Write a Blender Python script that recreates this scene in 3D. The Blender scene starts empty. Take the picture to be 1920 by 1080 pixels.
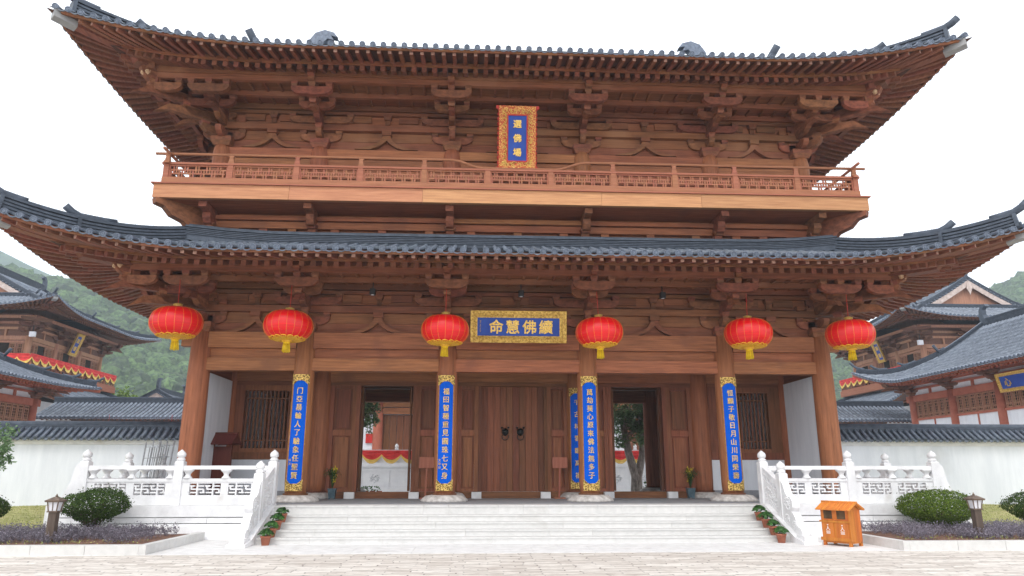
import bpy, math, random
from mathutils import Vector, Matrix
random.seed(7)
R = math.radians
scene = bpy.context.scene
col = scene.collection

# ------------------------------------------------------------ camera, sky, sun, exposure
cd = bpy.data.cameras.new('camera')
cam = bpy.data.objects.new('camera', cd); col.objects.link(cam); scene.camera = cam
cd.sensor_width = 36.0; cd.lens = 1334.3 / 1920 * 36.0
cd.clip_start = 0.1; cd.clip_end = 3000
cam.location = (-1.2113, -20.2227, 1.5298)
_y, _p = .0521, .2531
_f = Vector((math.sin(_y) * math.cos(_p), math.cos(_y) * math.cos(_p), math.sin(_p)))
cam.rotation_euler = _f.to_track_quat('-Z', 'Y').to_euler()

w = bpy.data.worlds.new('World'); scene.world = w; w.use_nodes = True
nt = w.node_tree; bg = nt.nodes['Background']
sky = nt.nodes.new('ShaderNodeTexSky'); sky.sky_type = 'NISHITA'; sky.sun_disc = False
sky.sun_elevation = R(52); sky.sun_rotation = R(205); sky.air_density = 1.0; sky.dust_density = 4.0
hs = nt.nodes.new('ShaderNodeHueSaturation'); hs.inputs['Saturation'].default_value = .35
nt.links.new(sky.outputs[0], hs.inputs['Color'])
mx = nt.nodes.new('ShaderNodeMix'); mx.data_type = 'RGBA'; mx.inputs['Factor'].default_value = .85
mx.inputs['B'].default_value = (15.0, 15.3, 15.8, 1)
nt.links.new(hs.outputs[0], mx.inputs['A']); nt.links.new(mx.outputs['Result'], bg.inputs[0])
bg.inputs[1].default_value = 0.12

sl = bpy.data.lights.new('sun', 'SUN'); sl.energy = 1.1; sl.angle = R(25); sl.color = (1, .95, .88)
so = bpy.data.objects.new('sun', sl); col.objects.link(so)
so.rotation_euler = (R(42), 0, R(-22))
vs = scene.view_settings
vs.view_transform = 'Standard'; vs.look = 'None'; vs.gamma = 1; vs.use_curve_mapping = False
vs.exposure = 0.1
scene.cycles.max_bounces = 7; scene.cycles.diffuse_bounces = 5; scene.cycles.volume_bounces = 2

# ------------------------------------------------------------ materials
def nmat(name, a, b, scale=(1, 1, 1), nscale=6, rough=.7, metal=0, isl=.0, bump=0, detail=6, spots=None, spec=.3, ramp=(.35, .65), coat=0, hue=0, trans=0):
    """two-colour noise material in object space; isl = brightness spread between loose boards"""
    m = bpy.data.materials.new(name); m.use_nodes = True; t = m.node_tree; N = t.nodes; L = t.links
    bs = N['Principled BSDF']; bs.inputs['Roughness'].default_value = rough; bs.inputs['Metallic'].default_value = metal
    bs.inputs['Specular IOR Level'].default_value = spec
    if coat: bs.inputs['Coat Weight'].default_value = coat; bs.inputs['Coat Roughness'].default_value = .12
    tc = N.new('ShaderNodeTexCoord'); mp = N.new('ShaderNodeMapping'); mp.inputs['Scale'].default_value = scale
    L.new(tc.outputs['Object'], mp.inputs[0])
    vec = mp.outputs[0]
    geo = N.new('ShaderNodeNewGeometry')
    if isl:
        ad = N.new('ShaderNodeVectorMath'); ad.operation = 'ADD'
        sc = N.new('ShaderNodeVectorMath'); sc.operation = 'SCALE'; sc.inputs['Scale'].default_value = 37.0
        cb = N.new('ShaderNodeCombineXYZ')
        for i in range(3): L.new(geo.outputs['Random Per Island'], cb.inputs[i])
        L.new(cb.outputs[0], sc.inputs[0]); L.new(vec, ad.inputs[0]); L.new(sc.outputs[0], ad.inputs[1]); vec = ad.outputs[0]
    nz = N.new('ShaderNodeTexNoise'); nz.inputs['Scale'].default_value = nscale; nz.inputs['Detail'].default_value = detail
    nz.inputs['Roughness'].default_value = .62
    L.new(vec, nz.inputs['Vector'])
    rp = N.new('ShaderNodeValToRGB'); rp.color_ramp.elements[0].position = ramp[0]; rp.color_ramp.elements[1].position = ramp[1]
    rp.color_ramp.elements[0].color = (*a, 1); rp.color_ramp.elements[1].color = (*b, 1)
    L.new(nz.outputs[0], rp.inputs[0]); out = rp.outputs[0]
    if spots:
        n2 = N.new('ShaderNodeTexNoise'); n2.inputs['Scale'].default_value = spots[1]; n2.inputs['Detail'].default_value = 4
        L.new(tc.outputs['Object'], n2.inputs['Vector'])
        r2 = N.new('ShaderNodeMapRange'); r2.inputs[1].default_value = spots[2]; r2.inputs[2].default_value = spots[3]
        L.new(n2.outputs[0], r2.inputs[0])
        mm = N.new('ShaderNodeMix'); mm.data_type = 'RGBA'; mm.inputs['B'].default_value = (*spots[0], 1)
        L.new(r2.outputs[0], mm.inputs['Factor']); L.new(out, mm.inputs['A']); out = mm.outputs['Result']
    if isl:
        oi = N.new('ShaderNodeObjectInfo'); a1 = N.new('ShaderNodeMath'); a1.operation = 'MULTIPLY_ADD'; a1.inputs[1].default_value = .45
        L.new(oi.outputs['Random'], a1.inputs[0]); L.new(geo.outputs['Random Per Island'], a1.inputs[2])
        fr = N.new('ShaderNodeMath'); fr.operation = 'MULTIPLY'; fr.inputs[1].default_value = 1 / 1.45; L.new(a1.outputs[0], fr.inputs[0])
        mr = N.new('ShaderNodeMapRange'); mr.inputs[3].default_value = 1 - isl; mr.inputs[4].default_value = 1 + isl * .8
        L.new(fr.outputs[0], mr.inputs[0])
        if hue:
            f2 = N.new('ShaderNodeMath'); f2.operation = 'MULTIPLY'; f2.inputs[1].default_value = 7.13; L.new(a1.outputs[0], f2.inputs[0])
            f3 = N.new('ShaderNodeMath'); f3.operation = 'FRACT'; L.new(f2.outputs[0], f3.inputs[0])
            hr = N.new('ShaderNodeMapRange'); hr.inputs[3].default_value = .5 - hue; hr.inputs[4].default_value = .5 + hue; L.new(f3.outputs[0], hr.inputs[0])
            hn = N.new('ShaderNodeHueSaturation'); L.new(hr.outputs[0], hn.inputs['Hue']); L.new(out, hn.inputs['Color']); out = hn.outputs[0]
        vm = N.new('ShaderNodeVectorMath'); vm.operation = 'SCALE'
        L.new(out, vm.inputs[0]); L.new(mr.outputs[0], vm.inputs['Scale']); out = vm.outputs[0]
    L.new(out, bs.inputs['Base Color'])
    if trans:
        tr = N.new('ShaderNodeBsdfTranslucent'); ms = N.new('ShaderNodeMixShader'); ms.inputs[0].default_value = trans; L.new(out, tr.inputs[0])
        L.new(bs.outputs[0], ms.inputs[1]); L.new(tr.outputs[0], ms.inputs[2]); L.new(ms.outputs[0], N['Material Output'].inputs[0])
    if bump:
        bp = N.new('ShaderNodeBump'); bp.inputs['Strength'].default_value = bump; bp.inputs['Distance'].default_value = .02
        L.new(nz.outputs[0], bp.inputs['Height']); L.new(bp.outputs[0], bs.inputs['Normal'])
    return m

WA, WB = (.16, .056, .025), (.49, .182, .080)
def wood(name, ax, k=1.0, isl=.27, a=WA, b=WB, **kw):
    s = [17, 17, 17]; s[ax] = 1.1
    return nmat(name, tuple(c * k for c in a), tuple(c * k for c in b), scale=tuple(s), nscale=1.0, rough=.62, isl=isl, bump=.35, detail=8,
                ramp=(.22, .80), hue=.009, **kw)
M = {}
M['wx'] = wood('wood_along_x', 0, spots=((.24, .09, .045), 1.1, .56, .72)); M['wy'] = wood('wood_along_y', 1, isl=.33, a=(.12, .042, .025), b=(.31, .112, .062)); M['wz'] = wood('wood_along_z', 2)  # along-y rafter wood darkened: eave shade is put into its base colour
M['wcol'] = wood('column_wood', 2, 1.05, isl=.10, spots=((.30, .11, .05), 1.4, .5, .75))
M['wbal'] = wood('balcony_wood', 0, 1.3, isl=.12, a=(.20, .072, .038), b=(.35, .135, .075))
M['wfas'] = wood('fascia_wood', 0, 1.0, isl=.16, a=(.38, .155, .075), b=(.68, .34, .17))
M['wbrk'] = nmat('bracket_wood', (.10, .034, .018), (.34, .122, .060), scale=(6, 6, 10), nscale=1, rough=.65, isl=.38, bump=.3, hue=.012, ramp=(.25, .75))  # bracket timber coloured darker to carry the shade below the eaves
M['wdoor'] = wood('door_wood', 2, .78, isl=.42, b=(.42, .145, .07))
M['wdk'] = wood('dark_door_wood', 2, .5, isl=.1)
M['soffit'] = wood('soffit_wood', 0, 1, isl=.25, a=(.05, .022, .016), b=(.13, .058, .038))  # sheathing darkened so gaps between rafters hold painted shade
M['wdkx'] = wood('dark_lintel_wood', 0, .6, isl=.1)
M['wpan'] = wood('panel_wood', 0, 1, isl=.35, a=(.10, .036, .016), b=(.33, .122, .054), spots=((.28, .12, .06), .8, .52, .7))  # wall-board colour lowered to imitate the dim recess under the eaves
M['tile'] = nmat('glazed_grey_tile', (.055, .072, .102), (.125, .152, .195), nscale=5, rough=.38, isl=.32, hue=.01, spec=.5, bump=.1)
M['pan'] = nmat('pan_groove_shade', (.022, .03, .042), (.05, .062, .082), nscale=5, rough=.6)  # dark colour paints shade between tile rows and in ridge grooves
M['tilep'] = nmat('sky_sheen_tile', (.13, .155, .20), (.27, .31, .375), nscale=4, rough=.4, isl=.25, spec=.5)  # base colour raised to imitate sky reflected on the background roofs
M['rgold'] = nmat('red_gold_carving', (.45, .05, .02), (.80, .52, .14), nscale=34, rough=.4, metal=.2, bump=.9, ramp=(.49, .58))
M['rend'] = nmat('rafter_end_grain', (.20, .10, .07), (.38, .22, .165), nscale=12, rough=.8, isl=.3)
M['tiled'] = nmat('eave_disc_tile', (.10, .125, .17), (.19, .225, .29), nscale=9, rough=.45, isl=.15)
M['ridge'] = nmat('ridge_tile', (.045, .058, .08), (.085, .105, .14), nscale=5, rough=.5, isl=.15)
M['marble'] = nmat('white_marble', (.70, .70, .71), (.84, .84, .85), nscale=3, rough=.5, isl=.07, bump=.05, spots=((.62, .60, .58), 1.6, .62, .8))
M['step'] = nmat('step_granite', (.59, .585, .57), (.66, .65, .635), nscale=7, rough=.7, isl=.05, bump=.03, spots=((.50, .485, .46), 1.3, .60, .85))
M['floor'] = nmat('terrace_floor', (.22, .23, .25), (.34, .35, .37), nscale=5, rough=.6, isl=.1)
M['plaster'] = nmat('white_plaster', (.71, .745, .80), (.81, .84, .89), scale=(3, 3, .45), nscale=1.2, rough=.9, spots=((.60, .61, .63), .9, .62, .85))
M['capst'] = nmat('pillar_stone', (.36, .33, .31), (.66, .63, .60), nscale=7, rough=.8, bump=.4)
M['greycap'] = nmat('beam_end_cap', (.27, .27, .27), (.36, .36, .36), nscale=3, rough=.5)
M['blue'] = nmat('blue_lacquer', (.0, .09, .56), (.0, .105, .64), nscale=2, rough=.45, spec=.06)
M['bluep'] = nmat('plaque_blue', (.012, .05, .30), (.02, .075, .38), nscale=2, rough=.45)
M['gold'] = nmat('gold_leaf', (.55, .30, .05), (.92, .66, .20), nscale=30, rough=.32, metal=.45, bump=.3)
M['goldc'] = nmat('carved_gold', (.16, .09, .02), (.85, .58, .17), nscale=26, rough=.35, metal=.35, bump=1.0, ramp=(.44, .56))
M['goldf'] = nmat('gold_frame', (.40, .22, .04), (.78, .52, .13), nscale=18, rough=.4, metal=.3, bump=.9, ramp=(.38, .6))
M['redf'] = nmat('red_lacquer', (.42, .02, .015), (.62, .05, .03), nscale=4, rough=.4)
M['black'] = nmat('black_metal', (.008, .008, .008), (.02, .02, .02), rough=.45)
M['iron'] = nmat('dark_iron', (.012, .013, .012), (.03, .032, .03), nscale=20, rough=.4, metal=.6)
M['lamp'] = nmat('white_lamp_glass', (.7, .7, .75), (.85, .85, .9), rough=.2)

# ------------------------------------------------------------ mesh builder
class MB:
    def __init__(s, T=None): s.v = []; s.f = []; s.m = []; s.sm = []; s.T = T; s.mi = 0
    def add(s, vs, fs, smooth=False):
        b = len(s.v)
        s.v += [tuple(s.T(*p)) for p in vs] if s.T else [tuple(p) for p in vs]
        for f in fs: s.f.append(tuple(b + i for i in f)); s.m.append(s.mi); s.sm.append(smooth)
    def box(s, x0, x1, y0, y1, z0, z1):
        s.add([(x0, y0, z0), (x1, y0, z0), (x1, y1, z0), (x0, y1, z0), (x0, y0, z1), (x1, y0, z1), (x1, y1, z1), (x0, y1, z1)],
              [(3, 2, 1, 0), (4, 5, 6, 7), (0, 1, 5, 4), (1, 2, 6, 5), (2, 3, 7, 6), (3, 0, 4, 7)])
    def cbox(s, cx, cy, cz, wx, wy, wz): s.box(cx - wx / 2, cx + wx / 2, cy - wy / 2, cy + wy / 2, cz - wz / 2, cz + wz / 2)
    def frus(s, cx, cy, z0, z1, w0, d0, w1, d1):
        v = []
        for z, a, b in ((z0, w0, d0), (z1, w1, d1)):
            v += [(cx - a / 2, cy - b / 2, z), (cx + a / 2, cy - b / 2, z), (cx + a / 2, cy + b / 2, z), (cx - a / 2, cy + b / 2, z)]
        s.add(v, [(3, 2, 1, 0), (4, 5, 6, 7), (0, 1, 5, 4), (1, 2, 6, 5), (2, 3, 7, 6), (3, 0, 4, 7)])
    def bar(s, p0, p1, wd, ht, up=(0, 0, 1), w1=None, h1=None):
        p0 = Vector(p0); p1 = Vector(p1); d = (p1 - p0).normalized(); u = Vector(up)
        r = d.cross(u)
        if r.length < 1e-4: r = d.cross(Vector((0, 1, 0)))
        r.normalize(); u = r.cross(d)
        v = []
        for p, a, b in ((p0, wd, ht), (p1, w1 or wd, h1 or ht)):
            v += [p - r * a / 2 - u * b / 2, p + r * a / 2 - u * b / 2, p + r * a / 2 + u * b / 2, p - r * a / 2 + u * b / 2]
        s.add(v, [(0, 1, 2, 3), (7, 6, 5, 4), (0, 4, 5, 1), (1, 5, 6, 2), (2, 6, 7, 3), (3, 7, 4, 0)])
    def prism(s, poly, fn, smooth=False):
        """poly list of 2D points; fn(u,v,k) -> xyz with k 0/1 front/back"""
        n = len(poly)
        s.add([fn(u, v, 0) for u, v in poly] + [fn(u, v, 1) for u, v in poly],
              [tuple(range(n))[::-1], tuple(range(n, 2 * n))] + [(i, (i + 1) % n, (i + 1) % n + n, i + n) for i in range(n)], smooth)
    def lathe(s, cx, cy, prof, n=16, smooth=True, cap=True, fl=None, a0=0, ax='z'):
        v = []; f = []
        for j, (r, z) in enumerate(prof):
            for i in range(n):
                a = a0 + 2 * math.pi * i / n
                rr = r * (1 + (fl[0] * math.cos(fl[1] * a) if fl else 0))
                v.append((cx + rr * math.cos(a), cy + rr * math.sin(a), z))
        for j in range(len(prof) - 1):
            for i in range(n):
                a = j * n + i; b = j * n + (i + 1) % n
                f.append((a, b, b + n, a + n))
        if cap: f.append(tuple(range(n))[::-1]); f.append(tuple(range((len(prof) - 1) * n, len(prof) * n)))
        s.add(v, f, smooth)
    def tube(s, pts, r, n=6, smooth=True, r1=None):
        pts = [Vector(p) for p in pts]; v = []; f = []; N = len(pts)
        for j, p in enumerate(pts):
            d = (pts[min(j + 1, N - 1)] - pts[max(j - 1, 0)]).normalized()
            u = Vector((0, 0, 1)) if abs(d.z) < .9 else Vector((1, 0, 0))
            a = d.cross(u).normalized(); b = a.cross(d)
            rr = r if r1 is None else r + (r1 - r) * j / (N - 1)
            for i in range(n):
                t = 2 * math.pi * i / n
                v.append(p + a * math.cos(t) * rr + b * math.sin(t) * rr)
        for j in range(N - 1):
            for i in range(n):
                q = j * n + i; w_ = j * n + (i + 1) % n
                f.append((q, w_, w_ + n, q + n))
        f.append(tuple(range(n))[::-1]); f.append(tuple(range((N - 1) * n, N * n)))
        s.add(v, f, smooth)
    def sweep(s, path, layers, outn=None):
        """path: list of (point, right vector); layers: (halfwidth, h0, h1) stacked vertically"""
        base_mi = s.mi
        for lay in layers:
            hw, h0, h1 = lay[:3]; s.mi = lay[3] if len(lay) > 3 else base_mi
            v = []; f = []
            for p, r in path:
                for a, h in ((-hw, h0), (hw, h0), (hw, h1), (-hw, h1)): v.append(Vector(p) + Vector(r) * a + Vector((0, 0, h)))
            n = len(path)
            for j in range(n - 1):
                for i in range(4): a = j * 4 + i; b = j * 4 + (i + 1) % 4; f.append((a, b, b + 4, a + 4))
            f.append((3, 2, 1, 0)); f.append(tuple(range((n - 1) * 4, n * 4)))
            s.add(v, f)
        s.mi = base_mi
    def mesh(s, name, mats):
        me = bpy.data.meshes.new(name); me.from_pydata(s.v, [], s.f)
        if not isinstance(mats, (list, tuple)): mats = [mats]
        for m_ in mats: me.materials.append(m_)
        me.polygons.foreach_set('material_index', s.m); me.polygons.foreach_set('use_smooth', s.sm)
        me.update(); return me
    def build(s, name, mats, parent=None, loc=None, rz=0):
        if not s.v: return None
        if mats is M.get('ridge'): mats = [M['ridge'], M['pan']]
        return link(name, s.mesh(name, mats), parent, loc, rz)

def link(name, me, parent=None, loc=None, rz=0):
    o = bpy.data.objects.new(name, me); col.objects.link(o)
    if parent: o.parent = parent
    if loc: o.location = loc
    o.rotation_euler = (0, 0, rz); return o
def tag(o, label=None, cat=None, group=None, kind=None):
    if label: o['label'] = label
    if cat: o['category'] = cat
    if group: o['group'] = group
    if kind: o['kind'] = kind
    return o
def thing(name, loc, label, cat, group=None, rz=0):
    o = bpy.data.objects.new(name, None); col.objects.link(o); o.location = loc; o.rotation_euler = (0, 0, rz); o.empty_display_size = .3
    return tag(o, label, cat, group)
def copy_tree(o, parent=None):
    c = o.copy(); col.objects.link(c); c.parent = parent
    for ch in list(o.children): copy_tree(ch, c)
    return c
_fc = {}
def text_mesh(ch, size, ext=.008, weight=.0):
    k = (ch, size, ext, weight)
    if k in _fc: return _fc[k]
    c = bpy.data.curves.new('t', 'FONT'); c.body = ch; c.size = size; c.extrude = ext; c.align_x = 'CENTER'; c.align_y = 'CENTER'; c.offset = weight
    c.resolution_u = 3
    o = bpy.data.objects.new('t', c); col.objects.link(o); bpy.context.view_layer.update()
    me = bpy.data.meshes.new_from_object(o.evaluated_get(bpy.context.evaluated_depsgraph_get()))
    bpy.data.objects.remove(o); v = [tuple(p.co) for p in me.vertices]; f = [tuple(p.vertices) for p in me.polygons]
    if v:   # centre on its bounding box
        cx = (min(p[0] for p in v) + max(p[0] for p in v)) / 2; cy = (min(p[1] for p in v) + max(p[1] for p in v)) / 2
        v = [(p[0] - cx, p[1] - cy, p[2]) for p in v]
    _fc[k] = (v, f); bpy.data.meshes.remove(me); return _fc[k]
# ------------------------------------------------------------ roofs
class Roof:
    """hipped skirt or hip-and-gable roof about a local centre, corners swept up and out"""
    def __init__(s, Hx, Hy, zE, a, b, L, Rr, B, C=(0, 0), din=None, Gx=None):
        s.Hx, s.Hy, s.zE, s.a, s.b, s.L, s.R, s.B, s.C, s.din, s.Gx = Hx, Hy, zE, a, b, L, Rr, B, C, din, Gx
    def Ls(s, side): return s.Hx if side in (0, 2) else s.Hy
    def prof(s, d): return s.a * d + s.b * d * d
    def P(s, side, t, d, z):
        A = s.Ls(side) - abs(t)
        F = max(0, 1 - (max(A, 0) + max(d, 0)) / s.R) ** 2.2
        if side == 0: x, y = t, -s.Hy + d
        elif side == 2: x, y = -t, s.Hy - d
        elif side == 1: x, y = s.Hx - d, t
        else: x, y = -s.Hx + d, -t
        return Vector((s.C[0] + x + math.copysign(s.B * F, x), s.C[1] + y + math.copysign(s.B * F, y), z + s.L * F))
    def S(s, side, t, d, h=0): return s.P(side, t, d, s.zE + s.prof(max(d, 0)) + h)
    def dmax(s, side, t):
        A = s.Ls(side) - abs(t)
        if s.Gx is None: return min(A, s.din)
        if side in (0, 2): return s.Hy if abs(t) < s.Gx else A
        return min(A, s.Hx - s.Gx)
    def tiles(s, parent, sp=.28, r=.065, step=.36, sides=(0, 1, 2, 3), name='roof_tiles', discs=True, fine=True, tm='tile', dm='tiled'):
        T = MB(); D = E_ = T
        for side in sides:
            Ls = s.Ls(side); n = int(Ls / sp)
            rows = [(k + .5) * sp for k in range(-n, n)]
            for t in rows:
                dm_ = s.dmax(side, t)
                if dm_ < .12: continue
                k = max(1, int(round(dm_ / step)))
                v = []; f = []; rings = 0; NS = 6 if fine else 4
                for j in range(k):
                    for e, rr in ((0, r), (1, r * .86)):
                        d = dm_ * (j + e) / k
                        c = s.S(side, t, d); ta = (s.S(side, t + .05, d) - s.S(side, t - .05, d)).normalized()
                        td = (s.S(side, t, d + .05) - s.S(side, t, max(d - .05, 0))).normalized()
                        up = ta.cross(td); up = up if up.z > 0 else -up
                        for i in range(NS):
                            an = -.15 + (math.pi + .3) * i / (NS - 1)
                            v.append(c + ta * math.cos(an) * rr + up * math.sin(an) * rr)
                        rings += 1
                for q in range(rings - 1):
                    for i in range(NS - 1): a = q * NS + i; f.append((a, a + 1, a + NS + 1, a + NS))
                T.add(v, f, True)
                if discs:
                    T.mi = 1; c = s.S(side, t, 0); ta = (s.S(side, t + .05, 0) - s.S(side, t - .05, 0)).normalized()
                    td = (s.S(side, t, .3) - c).normalized(); up = ta.cross(td); up = up if up.z > 0 else -up
                    nn = 12 if fine else 8; v = []; f = []
                    for rr, o in ((r * 1.2, .03), (r * 1.2, -.03), (r * 1.0, -.03), (r * .95, -.012), (r * .55, -.012), (r * .5, -.03), (.01, -.03)):
                        for i in range(nn):
                            an = 2 * math.pi * i / nn; v.append(c + td * o + ta * math.cos(an) * rr + up * math.sin(an) * rr)
                    for q in range(6):
                        for i in range(nn): a = q * nn + i; b = q * nn + (i + 1) % nn; f.append((a, b, b + nn, a + nn))
                    D.add(v, f); T.mi = 0
            # pan sheet and drip tiles between the rows
            ed = [k * sp for k in range(-n, n + 1)]
            for i in range(len(ed) - 1):
                t0, t1 = ed[i], ed[i + 1]; a0, a1 = s.dmax(side, t0), s.dmax(side, t1)
                if min(a0, a1) < .02: a0 = max(a0, .02); a1 = max(a1, .02)
                k = 6; v = []; f = []
                for j in range(k + 1):
                    v.append(s.S(side, t0, a0 * j / k, -.035)); v.append(s.S(side, t1, a1 * j / k, -.035))
                for j in range(k): f.append((2 * j, 2 * j + 1, 2 * j + 3, 2 * j + 2))
                T.mi = 2; T.add(v, f); T.mi = 0
            if discs:
                for k in range(-n, n - 0):
                    t = k * sp
                    if abs(t) > Ls - sp * .6: continue
                    c = s.S(side, t, 0, -.02); ta = (s.S(side, t + .05, 0) - s.S(side, t - .05, 0)).normalized(); td = (s.S(side, t, .3) - s.S(side, t, 0)).normalized()
                    w_ = sp / 2 - .02; pts = []
                    for j in range(7):
                        q = -1 + j / 3; pts.append((q * w_, .0 - .05 * (1 - q * q)))
                    low = [(q * w_ * .9, -.03 - .055 * (1 - q * q)) for q in [1 - j / 3 for j in range(7)]]
                    E_.prism(pts + low, lambda u, v_, kk: c + ta * u + Vector((0, 0, v_)) + td * (-.02 + .03 * kk))
        o = T.build(name, [M[tm], M[dm], M['pan']], parent)
        return o
    def underside(s, parent, dw, sp=.29, wr=.12, mat='wy', sides=(0, 1, 2, 3), q1=-.11, flat=.25, sl=.34):
        """eave boards, returns list of rafter meshes as (size key, MB, side)"""
        Q1 = lambda d: s.zE + q1 + flat * d          # top of the flying rafters
        Q2 = lambda d: s.zE + .02 + sl * (d - 1.15)  # top of the square rafters
        sh = MB(); out = []
        for side in sides:
            Ls = s.Ls(side); n = int(Ls / .3); S0 = Ls - dw
            g = [Ls * i / n for i in range(-n, n + 1)]
            for t0, t1 in zip(g[:-1], g[1:]):
                for da, db, Q in ((.05, 1.1, Q1), (.97, dw + .2, Q2)):
                    v = []
                    A0, A1 = Ls - abs(t0), Ls - abs(t1)
                    for d in [da + (db - da) * i / 4 for i in range(5)]:
                        v.append(s.P(side, t0, min(d, max(A0, 0)), Q(min(d, max(A0, 0))) + .004)); v.append(s.P(side, t1, min(d, max(A1, 0)), Q(min(d, max(A1, 0))) + .004))
                    sh.add(v, [(2 * j, 2 * j + 1, 2 * j + 3, 2 * j + 2) for j in range(4)])
                # eave board under the tile ends and the board over the square rafter ends
                for d, z0, z1, th in ((.04, q1 - .01, -.03, .05), (.93, -.05, .085, .05)):
                    if min(Ls - abs(t0), Ls - abs(t1)) < d: continue
                    sh.mi = 1; sh.add([s.P(side, t, dd, s.zE + z) for dd in (d, d + th) for t, z in ((t0, z0), (t1, z0), (t1, z1), (t0, z1))],
                           [(0, 1, 2, 3), (7, 6, 5, 4), (0, 4, 5, 1), (2, 6, 7, 3)]); sh.mi = 0
            nr = int((Ls - .25) / sp)
            for k in range(-nr, nr):
                t = (k + .5) * sp
                ts = t if abs(t) <= S0 else math.copysign(S0 - .1 + (abs(t) - S0) * .12, t)
                at = lambda d: t + (ts - t) * min(1, max(0, (d - .12) / (dw - .12)))
                for kind, d0, d1, Q, wh, hh in (('f', .13, 1.2, Q1, wr * .9, .12), ('s', 1.0, dw + .1, Q2, wr * 1.1, .15)):
                    mb = MB(); m_ = 4 if abs(t) > S0 else 2
                    ds = [d0 + (d1 - d0) * i / m_ for i in range(m_ + 1)]
                    v = []; f = []
                    for i, d in enumerate(ds):
                        c = s.P(side, at(d), d, Q(d) - hh / 2)
                        d2 = d + .1
                        tg = (s.P(side, at(d2), d2, Q(d2)) - s.P(side, at(d), d, Q(d)))
                        r_ = Vector((tg.y, -tg.x, 0)).normalized(); hw = wh / 2 * (.85 if (kind == 'f' and i == 0) else 1); hz = hh / 2 * (.8 if (kind == 'f' and i == 0) else 1)
                        v += [c - r_ * hw - Vector((0, 0, hz)), c + r_ * hw - Vector((0, 0, hz)), c + r_ * hw + Vector((0, 0, hh / 2)), c - r_ * hw + Vector((0, 0, hh / 2))]
                    for i in range(m_):
                        for q in range(4): a = i * 4 + q; b = i * 4 + (q + 1) % 4; f.append((a, b, b + 4, a + 4))
                    f.append((m_ * 4, m_ * 4 + 1, m_ * 4 + 2, m_ * 4 + 3))
                    mb.add(v, f); q4 = v[:4]; mb.mi = 1 if kind == 'f' else 0; mb.add(q4, [(3, 2, 1, 0)]); mb.mi = 0; out.append((side, abs(t), kind, mb))
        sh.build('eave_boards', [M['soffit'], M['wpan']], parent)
        return out
    def hip_path(s, side, sg, t0, t1, n=10, z=None):
        """along the hip at the sg end of a front/back side, from inset t0 to t1"""
        out = []
        r = None
        for i in range(n + 1):
            t = t0 + (t1 - t0) * i / n; p = s.S(side, sg * (s.Ls(side) - t), t) if z is None else s.P(side, sg * (s.Ls(side) - t), t, z(t))
            out.append(p)
        d = out[-1] - out[0]; r = Vector((d.y, -d.x, 0)).normalized()
        return [(p, r) for p in out]

RL = [(.10, -.05, .03)]
def band_layers(h, w=.11, n=4):
    L = [(w * .75, -.15, .02)]
    st = (h - .12) / n
    for i in range(n): L += [(w, .02 + i * st, .02 + i * st + st * .62), (w * .66, .02 + i * st + st * .62, .02 + (i + 1) * st, 1)]  # recessed courses take the second material as painted groove shade
    L.append((w * 1.2, h - .10, h - .05)); L.append((w * .8, h - .05, h)); return L

def hip_ridges(rf, parent, tin, segs, h=.42, w=.11, horn=.32, rise=.22, mat='ridge'):
    for side in (0, 2):
        for sg in (-1, 1):
            for i, (ta, tb) in enumerate(segs):
                m_ = MB(); path = rf.hip_path(side, sg, ta, tb)
                # lift towards the outer end
                m_.sweep(path, band_layers(h, w))
                p, r = path[-1]; q, _ = path[-2]; d = (p - q).normalized()
                m_.bar(p - d * .02 + Vector((0, 0, h * .45)), p + d * .07 + Vector((0, 0, h * .45)), w * 3.0, h * .8)
                pts = [a + Vector((0, 0, h + .0)) for a, _ in path[-4:]]
                e = pts[-1]; pts += [e + d * horn * .5 + Vector((0, 0, rise * .35)), e + d * horn + Vector((0, 0, rise))]
                m_.tube(pts, w * .85, 10)
                c = p + d * .1 + Vector((0, 0, h * .1)); m_.tube([c, c + d * .04], w * 1.1, 10)
                m_.build('hip_ridge', M[mat], parent)

def top_band(rf, parent, h=.3, w=.12, ends=.16, inset=.0, mat='ridge'):
    """ridge courses where the skirt roof meets the wall, ends lifted"""
    m_ = MB()
    for side in range(4):
        Lt = rf.Ls(side) - rf.din; n = 16; path = []
        nx = {0: (0, -1), 2: (0, 1), 1: (1, 0), 3: (-1, 0)}[side]
        for i in range(n + 1):
            t = -Lt + 2 * Lt * i / n; e = max(0, 1 - (Lt - abs(t)) / 3.2) ** 2
            p = rf.S(side, t, rf.din) + Vector((0, 0, ends * e)); path.append((p, Vector((nx[0], nx[1], 0))))
        m_.sweep(path, band_layers(h, w, 4))
    return m_.build('roof_ridge', M[mat], parent)

def hip_beams(rf, parent, dw, cap=True, wd=.26, mat='wy', gm='greycap'):
    for side in (0, 2):
        for sg in (-1, 1):
            z = lambda t: rf.zE - .17 + .24 * t
            pa = rf.hip_path(side, sg, dw, .14, 8, z)
            m_ = MB(); m_.sweep(pa, [(wd / 2, -.10, .16)]); m_.mi = 1
            pc = rf.hip_path(side, sg, .42, .10, 3, z); m_.sweep(pc, [(wd / 2 + .015, -.125, .15)])
            m_.mi = 0
            z2 = lambda t: rf.zE - .33 + .26 * t
            pb = rf.hip_path(side, sg, dw + .2, 1.35, 8, z2); m_.sweep(pb, [(wd / 2 + .04, -.2, .06)])
            p, r = pb[-1]; q, _ = pb[-2]; d = (p - q).normalized()
            m_.sweep([(p, r), (p + d * .12 + Vector((0, 0, .1)), r)], [(wd / 2 + .02, -.16, .02)])
            m_.build('hip_beam', [M[mat], M[gm]], parent)
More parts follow.
